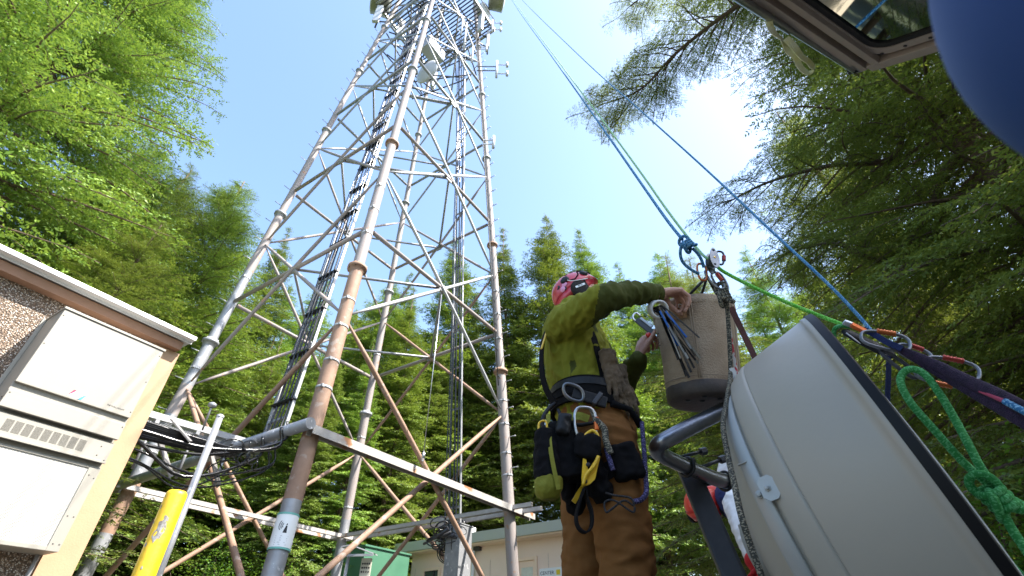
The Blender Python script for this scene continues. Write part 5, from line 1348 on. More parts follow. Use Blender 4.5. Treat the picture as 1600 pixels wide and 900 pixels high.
cloth_blob('thigh_pad', [P(885, 735, y=1.80), P(893, 765, y=1.80), P(900, 790, y=1.80)], [.045, .04, .03], M['blackweb'], 'dark padded flap behind the climber\'s thigh above the hanging sling', 'pad')
# work gloves clipped on the chest
gl = thing('work_gloves', P(962, 625, y=1.74), 'pair of worn brown leather gloves clipped at the climber\'s belly', 'gloves')
for (u, v, dy, sz) in ((951, 568, 0, .84), (968, 592, .03, .80)):
    mb = MB(); hand(mb, P(u, v, y=1.73+dy), (.18, -.02, -1), (1, .2, .1), (0, -1, 0), sz*1.1, fan=5, curls=[(10, 20, 15), (5, 25, 10), (18, 25, 20), (12, 10, 12)]); mb.tube([P(u, v, y=1.73+dy)+V(0, 0, .05), P(u, v, y=1.73+dy)], [.036, .030], 12)
    organic(mb, 'glove', M['workglove'], gl, voxel=.004, smooth=3, disp=.005, dscale=.03)
# carabiners
def carabiner(c, lg, wd, L, Wd, r_, m_body, label, gate=None, cat='carabiner', par=None):
    c = Vector(c); lg = Vector(lg).normalized(); wd = Vector(wd); wd = (wd-lg*wd.dot(lg)).normalized(); pts = []
    o = thing('carabiner', c, label, cat) if par is None else par
    for i in range(28):
        a = 2*PI*i/28; x = math.cos(a); z = math.sin(a); k_ = 1/max(abs(x)**3.2+abs(z)**3.2, .01)**(1/3.2); wx = Wd*(1 if z > 0 else .82+.18*(z+1)); pts.append(c+wd*x*k_*wx/2+lg*z*k_*L/2)
    mb = MB(); mb.tube(pts, r_, 10, closed=True); mb.build('body', m_body, o)
    if gate:
        mb = MB(); a = c+wd*Wd/2*.97-lg*L*.18; b = c+wd*Wd/2*.99+lg*L*.22; n_ = 6
        mb.lathe(a, b-a, [((b-a).length*i/(2*n_), (r_*1.9 if i % 2 else r_*1.4)) for i in range(2*n_+1)], 12, cap0=True, cap1=True); mb.build('gate', gate, o)
    return o
carabiner(P(915, 662, y=1.655), (.05, 0, 1), (1, .1, 0), .125, .08, .0055, M['steel'], 'silver carabiner with an orange gate on the climber\'s gear loop', M['orange'])
carabiner(P(922, 684, y=1.64), (.7, .1, .6), (.6, 0, -.7), .06, .035, .0055, M['yellowpl'], 'small yellow and grey carabiner just below the orange-gated one')
mb = MB(); mb.tube(smooth_path([P(923, 640, y=1.68), P(930, 655, y=1.66), P(944, 670, y=1.655), P(947, 690, y=1.65), P(955, 710, y=1.65)], 6), [.006]*6+[.012]*19, 10); tag(mb.build('lanyard', M['ropedark']), 'speckled grey lanyard with stitched end on the climber\'s hip', 'lanyard')
# ascender
asc = thing('rope_ascender', P(918, 735, y=1.64), 'yellow handled rope clamp hanging at the climber\'s thigh', 'ascender')
mb = MB(); outer = [(911, 716), (916, 718), (919, 735), (927, 722), (934, 712), (938, 714), (934, 730), (930, 748), (922, 756), (910, 760), (909, 745)]
mb.prism([P(u, v, y=1.635) for u, v in outer], V(0, .012, 0)); mb.build('frame', M['yellowpl'], asc)
mb = MB(); mb.tube(smooth_path([P(911, 758, y=1.63), P(916, 742, y=1.625), P(928, 728, y=1.625), P(935, 713, y=1.63)], 5), .006, 8); mb.build('handle', M['yellowpl'], asc)
mb = MB(); mb.lathe(P(919, 726, y=1.632), (0, -1, 0), [(0, .008), (.004, .006), (.004, .001)], 12); mb.lathe(P(914, 752, y=1.632), (0, -1, 0), [(0, .008), (.002, .008), (.002, .001)], 12); mb.build('cam', M['ink'], asc)
# webbing sling loop
mb = MB(); mb.ribbon(smooth_path([P(913, 762, y=1.645), P(905, 785, y=1.64), P(900, 808, y=1.64), P(904, 825, y=1.64), P(915, 832, y=1.64), P(924, 822, y=1.64), P(924, 800, y=1.645), P(917, 780, y=1.65), P(914, 762, y=1.65)], 6), .022, (.3, -1, 0), .005)
tag(mb.build('sling', M['blackweb']), 'black webbing sling loop dangling from the climber\'s thigh', 'sling')
# purple rope and bungee
mb = MB(); mb.tube(smooth_path([P(1003, 660, y=1.74), P(1006, 700, y=1.72), P(1009, 745, y=1.70), P(1010, 768, y=1.69), P(1003, 780, y=1.68), P(990, 784, y=1.68)], 6), .0085, 10); tag(mb.build('rope_loop', M['ropepurple']), 'dark violet rope loop curving round the front of the climber\'s thigh', 'rope')
mb = MB(); mb.tube(smooth_path([P(947, 700, y=1.66), P(953, 720, y=1.65), P(958, 735, y=1.65)], 6), .009, 10); tag(mb.build('rope_end', M['ropepurple']), 'short violet rope end hanging by the black thigh pocket', 'rope')
mb = MB()
mb.tube(smooth_path([P(946, 770, y=1.66), P(960, 774, y=1.65), P(985, 778, y=1.65), P(990, 790, y=1.65), P(975, 782, y=1.64), P(955, 796, y=1.65), P(947, 800, y=1.65), P(945, 785, y=1.65), P(960, 782, y=1.64), P(988, 800, y=1.65), P(992, 792, y=1.65)], 5), .0035, 6)
tag(mb.build('bungee_loop', M['ropeblack']), 'thin tangled black cord across the climber\'s thigh', 'cord')
# tool in the far hand
tool = thing('rope_tool', P(1003, 510, y=1.96), 'dark folding hook tool held in the climber\'s far hand', 'tool')
mb = MB(); mb.beam(P(995, 500, y=1.95), P(1022, 522, y=1.93), .018, .028, up=(.4, -.3, .8), bev=.005); mb.build('handle', M['darksteel'], tool)
mb = MB(); mb.beam(P(1001, 497, y=1.93), P(1019, 511, y=1.92), .010, .012, up=(.4, -.3, .8), bev=.003); mb.build('blade', M['pipe'], tool)
mb = MB(); mb.tube(smooth_path([P(1000, 505, y=1.95), P(991, 500, y=1.95), P(989, 494, y=1.95), P(994, 489, y=1.95), P(1001, 494, y=1.95)], 5), .005, 8); mb.build('hook', M['steel'], tool)
mb = MB(); ball(mb, P(1013, 524, y=1.92), .014); mb.build('red_button', M['red'], tool)

# ------------------------------------------------------------------ canvas bucket
bt = P(1083, 489, t=2.22); bb = P(1102, 630, t=2.02); bax = (bt-bb).normalized(); bh_ = (bt-bb).length
bk = thing('canvas_bucket', bb, 'tan canvas bucket with leather patches and black base hanging from the pulley', 'bucket')
mb = MB(); mb.lathe(bb, bax, [(.02, .148), (bh_*.15, .152), (bh_*.5, .160), (bh_*.9, .172), (bh_-.03, .174), (bh_, .176), (bh_+.006, .174), (bh_, .170), (bh_*.9, .168), (bh_*.5, .155), (.03, .143)], 56)
bo_ = mb.build('canvas_body', M['canvas'], bk)
me = bo_.data
for v in me.vertices:
    n_ = mnoise.noise(v.co*7)*.008+mnoise.noise(v.co*17)*.003; h_ = v.co.dot(bax); r_ = v.co-bax*h_; v.co += r_.normalized()*n_
mb = MB(); mb.lathe(bb, bax, [(-.004, .02), (-.006, .10), (-.002, .140), (.008, .151), (.03, .153), (.055, .1535), (.058, .150)], 56, cap0=True); base_ = mb.build('base', M['bucketbase'], bk)
mb = MB(); mb.lathe(bb, bax, [(bh_-.035, .1765), (bh_-.033, .179), (bh_+.004, .180), (bh_+.008, .176), (bh_+.004, .172)], 56); mb.build('rim_hem', M['canvas'], bk)
bu = (V(0, 0, CAMH)-bb); bu = (bu-bax*bu.dot(bax)).normalized(); bw_ = bax.cross(bu)
if bw_.x < 0: bw_ = -bw_
def BP(deg, h, e=.0): a = R(deg); r_ = .15+.026*h/bh_+e; return bb+bax*h+(bu*math.cos(a)+bw_*math.sin(a))*(r_+.006)
mb = MB()
for k_, dg in enumerate((-19,)):
    rows = [[BP(dg+x, h, .0045) for x in (-11, -6, 0, 6, 11)] for h in (bh_-.10, bh_-.06, bh_-.01)]
    for j in range(2):
        for i in range(4): b0 = mb.add([rows[j][i], rows[j][i+1], rows[j+1][i+1], rows[j+1][i]]); mb.face([b0, b0+1, b0+2, b0+3], smooth=True)
pt_ = mb.build('leather_patch', M['leather'], bk)
mb = MB(); q_ = BP(-15, bh_-.045, .008); mb.lathe(q_, (q_-bb-bax*bh_), [(-.002, .009), (.003, .009), (.003, .0055), (-.001, .005)], 16); mb.build('grommet', M['steel'], bk)
mb = MB()
for dg in (-4, -1, 62): mb.tube([BP(dg, h, .0035) for h in np.linspace(.06, bh_-.01, 9)], .003, 5)
mb.tube([BP(a, .07, .0035) for a in range(-90, 95, 6)], .0018, 5); mb.build('seam', mat('seam_thread', (.30, .23, .16), .9), bk)
for (dg, rr_) in ((-40, .10), (0, .12), (35, .1), (-10, .06)):
    mb = MB(); a = R(dg); q_ = bb-bax*.006+(bu*math.cos(a)+bw_*math.sin(a))*rr_; mb.lathe(q_, -bax, [(0, .011), (.004, .009), (.005, .001)], 12); mb.build('rivet', M['ink'], base_)
# faint stencil near the left edge
rngs = random.Random(2); mb = MB()
for i in range(7):
    h0 = bh_*.58+i*.010; d0 = -66+rngs.uniform(-1, 1); mb.tube([BP(d0, h0, .004), BP(d0+rngs.uniform(2, 6), h0+rngs.uniform(-.004, .006), .004)], .0018, 4)
mb.build('stencil_mark', M['ink'], bk)
# rope bail
top_c = P(1105, 432, t=2.05)
for (u, v, t_) in ((1072, 466, 2.1), (1092, 474, 2.2), (1128, 476, 2.3)):
    mb = MB(); mb.tube([P(u, v, t=t_), top_c], .006, 8); mb.build('bail_cord', M['ropeblack'], bk)
# ring of cable ties over the rim
zr = thing('cable_tie_bundle', P(1031, 484, t=1.98), 'bundle of black and blue cable ties hanging from a white ring on the bucket rim', 'cable ties')
mb = MB(); rc = P(1031, 483, t=1.97); ra = (V(0, 0, CAMH)-rc).normalized(); ru = ra.cross(V(.3, 0, 1)).normalized(); rv = ra.cross(ru)
mb.lathe(rc+ra*.022, ra+V(.35, 0, 0), [(-.045, .033), (-.045, .037), (.0, .037), (.003, .034), (0, .029), (-.045, .029)], 28); mb.build('ring', M['whiteplastic'], zr)
mb = MB(); ball(mb, P(1019, 482, t=1.97), .010); mb.build('orange_cap', M['orange'], zr)
rngs = random.Random(9)
ends = [(1060, 562), (1066, 570), (1072, 588), (1077, 590), (1080, 582), (1085, 575), (1091, 568), (1094, 560), (1086, 556), (1070, 578), (1063, 560), (1093, 528), (1080, 545), (1075, 560)]
for i, (u, v) in enumerate(ends):
    t1_ = 1.96+rngs.uniform(-.03, .01); s0 = P(1031+rngs.uniform(-4, 6), 481+rngs.uniform(-3, 6), t=1.95); e_ = P(u, v, t=1.90+rngs.uniform(-.02, .02)); md = (s0*.6+e_*.4)+V(rngs.uniform(-.006, .006), 0, .004)
    mb = MB(); mb.ribbon(smooth_path([s0+V(-.02, .02, .0), s0, md, e_], 4), rngs.choice((.007, .009, .011)), (1, .2, .3), .0016)
    mb.build('cable_tie', M['ropeblack'] if i % 3 == 2 else M['cable'], zr)
for pts_ in ([(1031, 486), (1045, 512), (1059, 541)], [(1040, 486), (1056, 506), (1073, 527)]):
    mb = MB(); mb.ribbon(smooth_path([P(u, v, t=1.925) for u, v in pts_], 4), .008, (1, .2, .3), .0016); mb.build('cable_tie', M['blueplastic'], zr)

# ------------------------------------------------------------------ pulley, carabiners and ropes
pul = thing('pulley', P(1115, 406, t=1.88), 'silver rescue pulley with cut-out side plates riding on the green rope', 'pulley')
pl = V(.12, .0, 1).normalized(); px_ = V(1, .15, -.1).normalized(); pn_ = px_.cross(pl).normalized(); pc_ = P(1113, 407, t=1.88)
for s_ in (-1, 1):
    mb = MB(); poly = []
    for i in range(24):
        a = 2*PI*i/24; poly.append(pc_+pn_*s_*.016+px_*.019*math.cos(a)*(1-.25*max(0, math.sin(a)))+pl*.052*math.sin(a))
    mb.prism(poly, pn_*.004*s_); sp2 = mb.build('side_plate', M['alloy'], pul)
    for (x, z, r_) in ((0, .0, .0055), (.0, .038, .006), (-.004, -.036, .005)):
        mb = MB(); mb.lathe(pc_+pn_*s_*.0165+px_*x+pl*z, pn_*s_, [(.004, r_), (.0048, r_*.9), (.0048, .001)], 12); mb.build('hole', M['ink'] if r_ > .0057 or r_ < .0052 else M['brass'] if 'brass' in M else M['darksteel'], sp2)
mb = MB(); mb.lathe(pc_-pn_*.013, pn_, [(0, .022), (.006, .018), (.013, .015), (.020, .018), (.026, .022)], 24); mb.build('sheave', M['darksteel'], pul)
carabiner(P(1125, 403, t=1.9), (.25, 0, 1), (1, 0, -.25), .07, .030, .0042, M['darksteel'], 'small dark red-gated carabiner behind the pulley', M['rgate'])
carabiner(P(1097, 425, t=1.9), (.12, 0, 1), (1, 0, -.1), .085, .035, .0042, M['ogate'], 'orange carabiner left of the pulley holding the bucket cords')
carabiner(P(1117, 436, t=1.88), (-.35, 0, 1), (1, 0, .35), .10, .045, .0045, M['alloy'], 'silver carabiner with red markings directly below the pulley', M['rgate'])
carabiner(P(1125, 440, t=1.9), (-.2, 0, 1), (1, 0, .2), .095, .045, .0045, M['alloy'], 'second silver carabiner under the pulley, nearer the grey rope')
def rope(pts, r_, m_, label, name='rope', cat='rope', n=8, group=None, sm=True):
    mb = MB(); mb.tube(smooth_path(pts, n) if sm else pts, r_, 10); return tag(mb.build(name, m_), label, cat, group)
def tline(pts2, ta, tb, extra=None):
    """points along a taut line: 1/depth runs linearly along the photographed length"""
    L = [0]
    for a, b in zip(pts2[:-1], pts2[1:]): L.append(L[-1]+math.hypot(b[0]-a[0], b[1]-a[1]))
    return [P(u, v, t=1/((1-l/L[-1])/ta+(l/L[-1])/tb)) for (u, v), l in zip(pts2, L)]
rope(tline([(783, -30), (803, 5), (870, 99), (940, 198), (1000, 284), (1040, 341), (1066, 374)], 26, 1.85), .0062, M['ropeblue'], 'taut blue rope running down beside the green one to the knot at the pulley')
rope(tline([(785, -30), (808, 8), (872, 95), (940, 186), (1000, 268), (1048, 336), (1096, 396), (1112, 404)], 26, 1.87), .0058, M['ropepale'], 'taut pale green rope from the tower top into the pulley')
rope([P(u, v, t=t_) for u, v, t_ in ((1118, 412, 1.87), (1130, 424, 1.86), (1180, 450, 1.80), (1240, 477, 1.74), (1290, 497, 1.68), (1326, 511, 1.62))], .0068, M['ropegreen'], 'taut lime green rope from the pulley across the dish to the black descender')
rope(tline([(790, -30), (816, 0), (900, 82), (1000, 172), (1100, 262), (1200, 356), (1290, 440), (1340, 492), (1365, 522)], 26, 1.62), .0062, M['ropeblue'], 'upper blue rope running alone from the tower top to the carabiners at the right')
def knot(c, r_, ro, m_, label, ax=(0, 0, 1), name='rope_knot', seed=0, sq=1.25):
    rr = random.Random(seed); ax = Vector(ax).normalized(); u_ = ax.cross(V(0, 1, .2)).normalized(); w_ = ax.cross(u_); mb = MB(); pts = []
    for i in range(60):
        a = i/60*2*PI; x = math.sin(a)+2*math.sin(2*a); y = math.cos(a)-2*math.cos(2*a); z = -math.sin(3*a)
        pts.append(c+(u_*x*.33+w_*z*.55)*r_+ax*y*.36*r_*sq)
    mb.tube(pts, ro, 8, closed=True); 
    for k_ in range(3):
        pts = [c+ax*((k_-1)*ro*1.7)+(u_*math.cos(a)+w_*math.sin(a))*r_*.62+ax*ro*.6*math.sin(a) for a in [j*PI/8 for j in range(16)]]; mb.tube(pts, ro, 8, closed=True)
    return tag(mb.build(name, m_), label, 'knot')
knot(P(1074, 382, t=1.85), .028, .0062, M['ropeblue'], 'tight blue knot tied in the rope just left of the pulley', ax=(.5, 0, -.8))
rope([P(u, v, t=1.85) for u, v in ((1068, 376), (1063, 392), (1066, 408), (1078, 420), (1092, 428))], .006, M['ropeblue'], 'blue rope loop hanging from the knot down to the orange carabiner')
rope([P(u, v, t=1.84) for u, v in ((1082, 388), (1090, 396), (1096, 406), (1100, 418))], .006, M['ropeblue'], 'short blue rope tail from the knot to the pulley')
# speckled rope with stacked knot
knot(P(1131, 462, t=1.86), .028, .0085, M['ropedark'], 'bulky grey speckled knot hanging below the pulley carabiners', ax=(.1, 0, -1), seed=2, sq=1.9)
rope([P(u, v, t=t_) for u, v, t_ in ((1130, 440, 1.87), (1136, 480, 1.86), (1139, 520, 1.84), (1141, 560, 1.82), (1141, 590, 1.78), (1135, 630, 1.62), (1130, 665, 1.50), (1137, 710, 1.40), (1147, 755, 1.30), (1158, 805, 1.22), (1172, 850, 1.18), (1192, 905, 1.14), (1230, 1000, 1.10))], .0082, M['ropedark'], 'grey speckled rope hanging from the knot down past the bent pipe')
rope([P(u, v, t=t_) for u, v, t_ in ((1134, 470, 1.9), (1139, 505, 1.88), (1147, 560, 1.86), (1155, 600, 1.80), (1159, 622, 1.76))], .0055, M['ropered'], 'thin red and white cord hanging beside the speckled rope')
mb = MB(); mb.ribbon([P(1142, 480, t=1.92), P(1160, 518, t=1.9), P(1180, 560, t=1.86)], .022, (.8, -.2, .5), .006); tag(mb.build('sling', mat('maroon_webbing', (.10, .035, .03), .8, bump=.4, bscale=300)), 'dark maroon webbing sling from the pulley to the top of the dish', 'sling')
mb = MB(); mb.ribbon([P(1143, 575, t=1.8), P(1152, 600, t=1.78), P(1157, 640, t=1.76), P(1160, 660, t=1.76)], .018, (.9, -.2, .3), .005); tag(mb.build('sling', M['whiteshirt']), 'pale flat sling tail beside the red and white cord', 'sling')
# descender with carabiners at the right
des = thing('descender', P(1345, 520, t=1.55), 'black rope brake with silver edges gripping the lime green rope', 'rope brake')
a, b = P(1316, 516, t=1.60), P(1398, 558, t=1.50); dd_ = (b-a).normalized(); mb = MB()
loft(mb, [(a+dd_*x, V(0, .007, 0)+dd_*0, V(dd_.z*-1, 0, dd_.x).normalized()*h_) for x, h_ in ((0, .006), (.012, .016), (.05, .021), (.11, .022), (.15, .016), ((b-a).length, .007))], 20); mb.build('side_plate', M['blackrub'], des, smooth=True)
mb = MB(); mb.beam(P(1318, 503, t=1.58), P(1334, 509, t=1.57), .02, .008, bev=.002); mb.build('cam', M['steel'], des)
mb = MB(); mb.beam(P(1330, 507, t=1.56), P(1352, 518, t=1.55), .014, .014, bev=.003); mb.build('handle', M['orange'], des)
mb = MB(); mb.tube([P(1322, 520, t=1.575), P(1350, 541, t=1.545), P(1390, 557, t=1.50)], .0022, 6); mb.build('edge_trim', M['steel'], des)
carabiner(P(1383, 532, t=1.50), (.95, -.25, -.42), (.3, 0, 1), .125, .065, .0052, M['alloy'], 'large silver carabiner with orange ribbed gate at the blue rope\'s end', M['ogate'])
carabiner(P(1428, 552, t=1.46), (.80, -.2, -.65), (.55, 0, .8), .085, .055, .0048, M['alloy'], 'silver carabiner with red ribbed gate between the rope brake and purple webbing', M['rgate'])
carabiner(P(1487, 575, t=1.38), (.9, -.3, -.5), (.3, 0, 1), .12, .065, .0048, M['alloy'], 'silver carabiner partly hidden behind the purple webbing', M['rgate'])
carabiner(P(1470, 590, t=1.36), (.9, -.3, -.45), (-.3, 0, -1), .11, .045, .0048, M['alloy'], 'carabiner with orange gate hanging below the purple webbing', M['ogate'])
carabiner(P(1404, 568, t=1.46), (.55, -.1, -1), (1, 0, .5), .11, .03, .0055, M['darksteel'], 'slim dark green carabiner from which the green rope loop hangs')
# purple webbing bundle running out to the right
wb = [P(1385, 535, t=1.50), P(1440, 560, t=1.40), P(1500, 590, t=1.28), P(1560, 618, t=1.17), P(1640, 658, t=1.05), P(1760, 710, t=.95)]
for i, (off, offy, r_, mm, lab) in enumerate(((0, 0, .017, 'purple', 'gathered dark purple webbing running out of the picture at the right, top fold'), (-.014, .012, .015, 'purple', 'second fold of dark purple webbing, just under the top one at the right'), (-.024, -.006, .013, 'purple', 'lowest fold of dark purple webbing at the right'), (-.034, .006, .007, 'navy', 'narrow navy webbing along the underside of the purple folds'))):
    pp = smooth_path([p_+V(0, offy*k_*.5, off*(.3+.35*k_)+.002*math.sin(3*k_+i)) for k_, p_ in enumerate(wb)], 6); mb = MB()
    mb.tube(pp, [r_*min(1, .35+j/14) for j in range(len(pp))], 12, el=.45, up=(.2, -.6, .8)); tag(mb.build('webbing_strap', M[mm]), lab, 'strap')
rope([P(1520, 606, t=1.24), P(1568, 626, t=1.15), P(1610, 646, t=1.08)], .006, mat('pink_cord', (.40, .05, .09), .8), 'dull pink cord along the lower edge of the purple webbing', cat='cord')
rope([P(1570, 627, t=1.13), P(1610, 648, t=1.07), P(1660, 672, t=1.0)], .0075, M['ropeblue'], 'short piece of pale blue rope at the right edge below the purple webbing')
mb = MB(); mb.ribbon(smooth_path([P(1350, 515, t=1.56), P(1365, 522, t=1.53), P(1385, 534, t=1.49), P(1410, 545, t=1.45)], 5), .018, (.2, -.5, .8), .006); tag(mb.build('blue_sling', M['navy']), 'dark blue stitched sling joining the blue rope to the purple webbing', 'sling')
# green loops
rope([P(1330, 511, t=1.60), P(1316, 509, t=1.60), P(1305, 513, t=1.61), P(1303, 525, t=1.63), P(1309, 540, t=1.66), P(1335, 570, t=1.72), P(1390, 640, t=1.75), P(1450, 725, t=1.70), P(1520, 815, t=1.6), P(1600, 900, t=1.5)], .0068, M['ropedkgreen'], 'green rope coming out of the rope brake and down behind the black dish rim')
GT = 1.30
rope([P(u, v, t=t_) for u, v, t_ in ((1545, 757, 1.18), (1505, 722, 1.22), (1460, 672, 1.27), (1425, 632, 1.32), (1409, 604, 1.36), (1408, 588, 1.38), (1418, 578, 1.38), (1432, 578, 1.37), (1448, 588, 1.35), (1470, 618, 1.31), (1492, 655, 1.27), (1512, 692, 1.22), (1532, 730, 1.18), (1550, 755, 1.16))], .0098, M['ropedkgreen'], 'thick green rope loop hanging from the dark carabiner to the knot')
knot(P(1558, 778, t=1.14), .036, .0098, M['ropedkgreen'], 'large loose green knot at the lower right edge', ax=(.45, 0, -.9), seed=5, sq=1.5)
rope([P(u, v, t=t_) for u, v, t_ in ((1562, 790, 1.13), (1580, 825, 1.10), (1600, 855, 1.07), (1660, 940, 1.0))], .0098, M['ropedkgreen'], 'green rope tail leaving the knot at the lower right corner')
mb = MB(); mb.ribbon([P(1389, 556, t=1.5), P(1388, 590, t=1.48), P(1386, 645, t=1.46), P(1385, 700, t=1.45)], .014, (1, 0, 0), .004); tag(mb.build('strap_tail', M['navy']), 'navy strap tail hanging straight down behind the dish rim', 'strap')

# ------------------------------------------------------------------ raised hatch with window, overhead
Pc_ = P(1340, 108, t=1.55); P1_ = P(1180, 0, t=1.38)
v1 = (P1_-Pc_).normalized(); r2 = ray(1455, 72); tt = -(V(0, 0, CAMH)-Pc_).dot(v1)/r2.dot(v1); P2_ = V(0, 0, CAMH)+r2*tt; v2 = (P2_-Pc_).normalized()
hn_ = v1.cross(v2).normalized()
if hn_.dot(V(0, 0, CAMH)-Pc_) < 0: hn_ = -hn_          # towards the lens (under side)
def HP(u, v, e=0):
    q_ = on_plane(u, v, Pc_, hn_); return q_+hn_*e
def HC(a, b, e=0): return Pc_+v1*a+v2*b+hn_*e
def hc2(u, v): q_ = HP(u, v)-Pc_; return q_.dot(v1), q_.dot(v2)
ht = thing('hatch', HC(.5, .3), 'raised vehicle hatch with a rounded window, seen from underneath at the top right', 'hatch')
LA, LB = 1.25, .75
g0 = hc2(1340, 50); g1 = hc2(1441, 40); gi = .0
wa0, wb0 = hc2(1400, 64)[0], hc2(1300, 22)[1]
wA = (hc2(1400, 63)[0], LA-.22); wB = (hc2(1305, 25)[1], LB-.16)
def rrect(a0, a1, b0, b1, r_, n=8):
    out = []
    for (ca, cb, s0) in ((a0+r_, b0+r_, 180), (a1-r_, b0+r_, 270), (a1-r_, b1-r_, 0), (a0+r_, b1-r_, 90)):
        for i in range(n+1): a = R(s0+90*i/n); out.append((ca+r_*math.cos(a), cb+r_*math.sin(a)))
    return out
def ringprism(mb, o_, i_, e0, e1):
    n = len(o_); vs = [HC(a, b, e0) for a, b in o_]+[HC(a, b, e0) for a, b in i_]+[HC(a, b, e1) for a, b in o_]+[HC(a, b, e1) for a, b in i_]; b0 = mb.add(vs)
    for k_ in range(n):
        j = (k_+1) % n; mb.face([b0+k_, b0+j, b0+n+j, b0+n+k_]); mb.face([b0+2*n+k_, b0+2*n+j, b0+3*n+j, b0+3*n+k_][::-1]); mb.face([b0+k_, b0+j, b0+2*n+j, b0+2*n+k_][::-1]); mb.face([b0+n+k_, b0+n+j, b0+3*n+j, b0+3*n+k_])
n_ = 8; inner = rrect(wA[0]-.02, wA[1], wB[0]-.02, wB[1], .05, n_)
outer = []
for (a, b) in inner:
    ca, cb = LA/2, LB/2
    outer.append((min(max(a+(a-ca)*9, .0), LA), min(max(b+(b-cb)*9, .0), LB)))
mb = MB(); ringprism(mb, outer, inner, -.03, -.012); mb.build('skin_panel', M['hatchdark'], ht)
mb = MB(); mb.beam(HC(-.0, .018, -.003), HC(LA, .018, -.003), .034, .036, up=hn_, bev=.003); mb.build('edge_rail', M['hatch'], ht)
mb = MB(); mb.beam(HC(.002, .04, -.002), HC(.002, LB, -.002), .034, .034, up=hn_, bev=.003); mb.build('end_rail', M['hatch'], ht)
bb0 = hc2(1370, 93); bb1 = hc2(1240, 0)
bmid = (hc2(1300, 45)[1]+hc2(1345, 78)[1])/2
mb = MB(); mb.beam(HC(.02, bmid+.004, .006), HC(LA, bmid+.004, .006), .022, .02, up=hn_, bev=.003); mb.build('inner_rail', M['hatch'], ht)
mb = MB(); ringprism(mb, rrect(wA[0]-.045, wA[1]+.03, wB[0]-.045, wB[1]+.03, .07), rrect(wA[0]-.018, wA[1], wB[0]-.018, wB[1], .052), -.012, .003); wf = mb.build('window_frame', M['hatch'], ht)
for f in np.linspace(.05, .95, 8):
    a, b = HC(wA[0]-.03+(wA[1]-wA[0])*f, wB[0]-.033, .004), HC(wA[0]-.033, wB[0]-.03+(wB[1]-wB[0])*f, .004)
    for q_ in (a, b): mb = MB(); mb.lathe(q_, hn_, [(0, .005), (.002, .004), (.002, .001)], 10); mb.build('screw', M['ink'], wf)
mb = MB(); ringprism(mb, rrect(wA[0]-.017, wA[1], wB[0]-.017, wB[1], .052), rrect(wA[0]+.0, wA[1]-.02, wB[0]+.0, wB[1]-.02, .045), -.014, .001); mb.build('gasket', M['blackrub'], ht)
gm, gt, gb = new_mat('tinted_glass'); tr = gt.nodes.new('ShaderNodeBsdfTransparent'); tr.inputs[0].default_value = (.05, .07, .065, 1); gl_ = gt.nodes.new('ShaderNodeBsdfGlossy'); gl_.inputs['Roughness'].default_value = .02; gl_.inputs['Color'].default_value = (.4, .45, .43, 1)
fr_ = gt.nodes.new('ShaderNodeFresnel'); fr_.inputs[0].default_value = 1.28; mxs = gt.nodes.new('ShaderNodeMixShader'); gt.links.new(fr_.outputs[0], mxs.inputs[0]); gt.links.new(tr.outputs[0], mxs.inputs[1]); gt.links.new(gl_.outputs[0], mxs.inputs[2]); gt.links.new(mxs.outputs[0], gt.nodes['Material Output'].inputs['Surface'])
mb = MB(); mb.prism([HC(a, b, -.008) for a, b in rrect(wA[0]-.004, wA[1]-.01, wB[0]-.004, wB[1]-.01, .045)], hn_*.004); mb.build('glass', gm, ht)
# gas strut along the edge
mb = MB(); mb.tube([HC(.015, .0, .012), HC(LA*.5, .006, .03), HC(LA, .012, .05)], .007, 10); mb.tube([HC(LA*.25, .003, .022), HC(LA, .012, .05)], .011, 10); mb.build('gas_strut', M['steel'], ht)
mb = MB(); mb.lathe(HC(.012, -.003, .004), v2, [(-.014, .013), (.014, .013)], 16, cap0=True, cap1=True); mb.build('strut_socket', M['blackrub'], ht)
mb = MB(); mb.beam(HC(.0, .012, .010), HC(.05, .012, .010), .018, .01, up=hn_, bev=.002); mb.build('end_bracket', M['galvlight'], ht)
# hanging strap
mb = MB(); sp3 = [P(1206, 20, t=1.40), P(1202, 34, t=1.40), P(1208, 50, t=1.39), P(1222, 62, t=1.38), P(1232, 80, t=1.37), P(1243, 88, t=1.36), P(1250, 104, t=1.36), P(1262, 114, t=1.355), P(1270, 108, t=1.35), P(1264, 97, t=1.35), P(1252, 88, t=1.35), P(1240, 72, t=1.36), P(1228, 60, t=1.37)]
sd3 = [V(.5, -.6, .3), V(.6, -.5, .2), V(.9, -.2, .3), V(.8, .2, .5), V(.9, -.3, .3), V(.7, -.6, .3), V(.9, -.2, .3), V(.6, -.2, .8), V(.3, -.5, .8), V(.6, -.3, .6), V(.8, -.2, .5), V(.6, -.5, .5), V(.4, -.6, .5)]
pp = smooth_path(sp3, 4); ss = []
for i in range(len(pp)):
    f = i/(len(pp)-1)*(len(sd3)-1); k_ = min(int(f), len(sd3)-2); ss.append(sd3[k_]*(1-(f-k_))+sd3[k_+1]*(f-k_))
mb.ribbon(pp, .018, ss, .002); tag(mb.build('strap', M['strap']), 'pale yellow pull strap dangling from the hatch edge', 'strap')
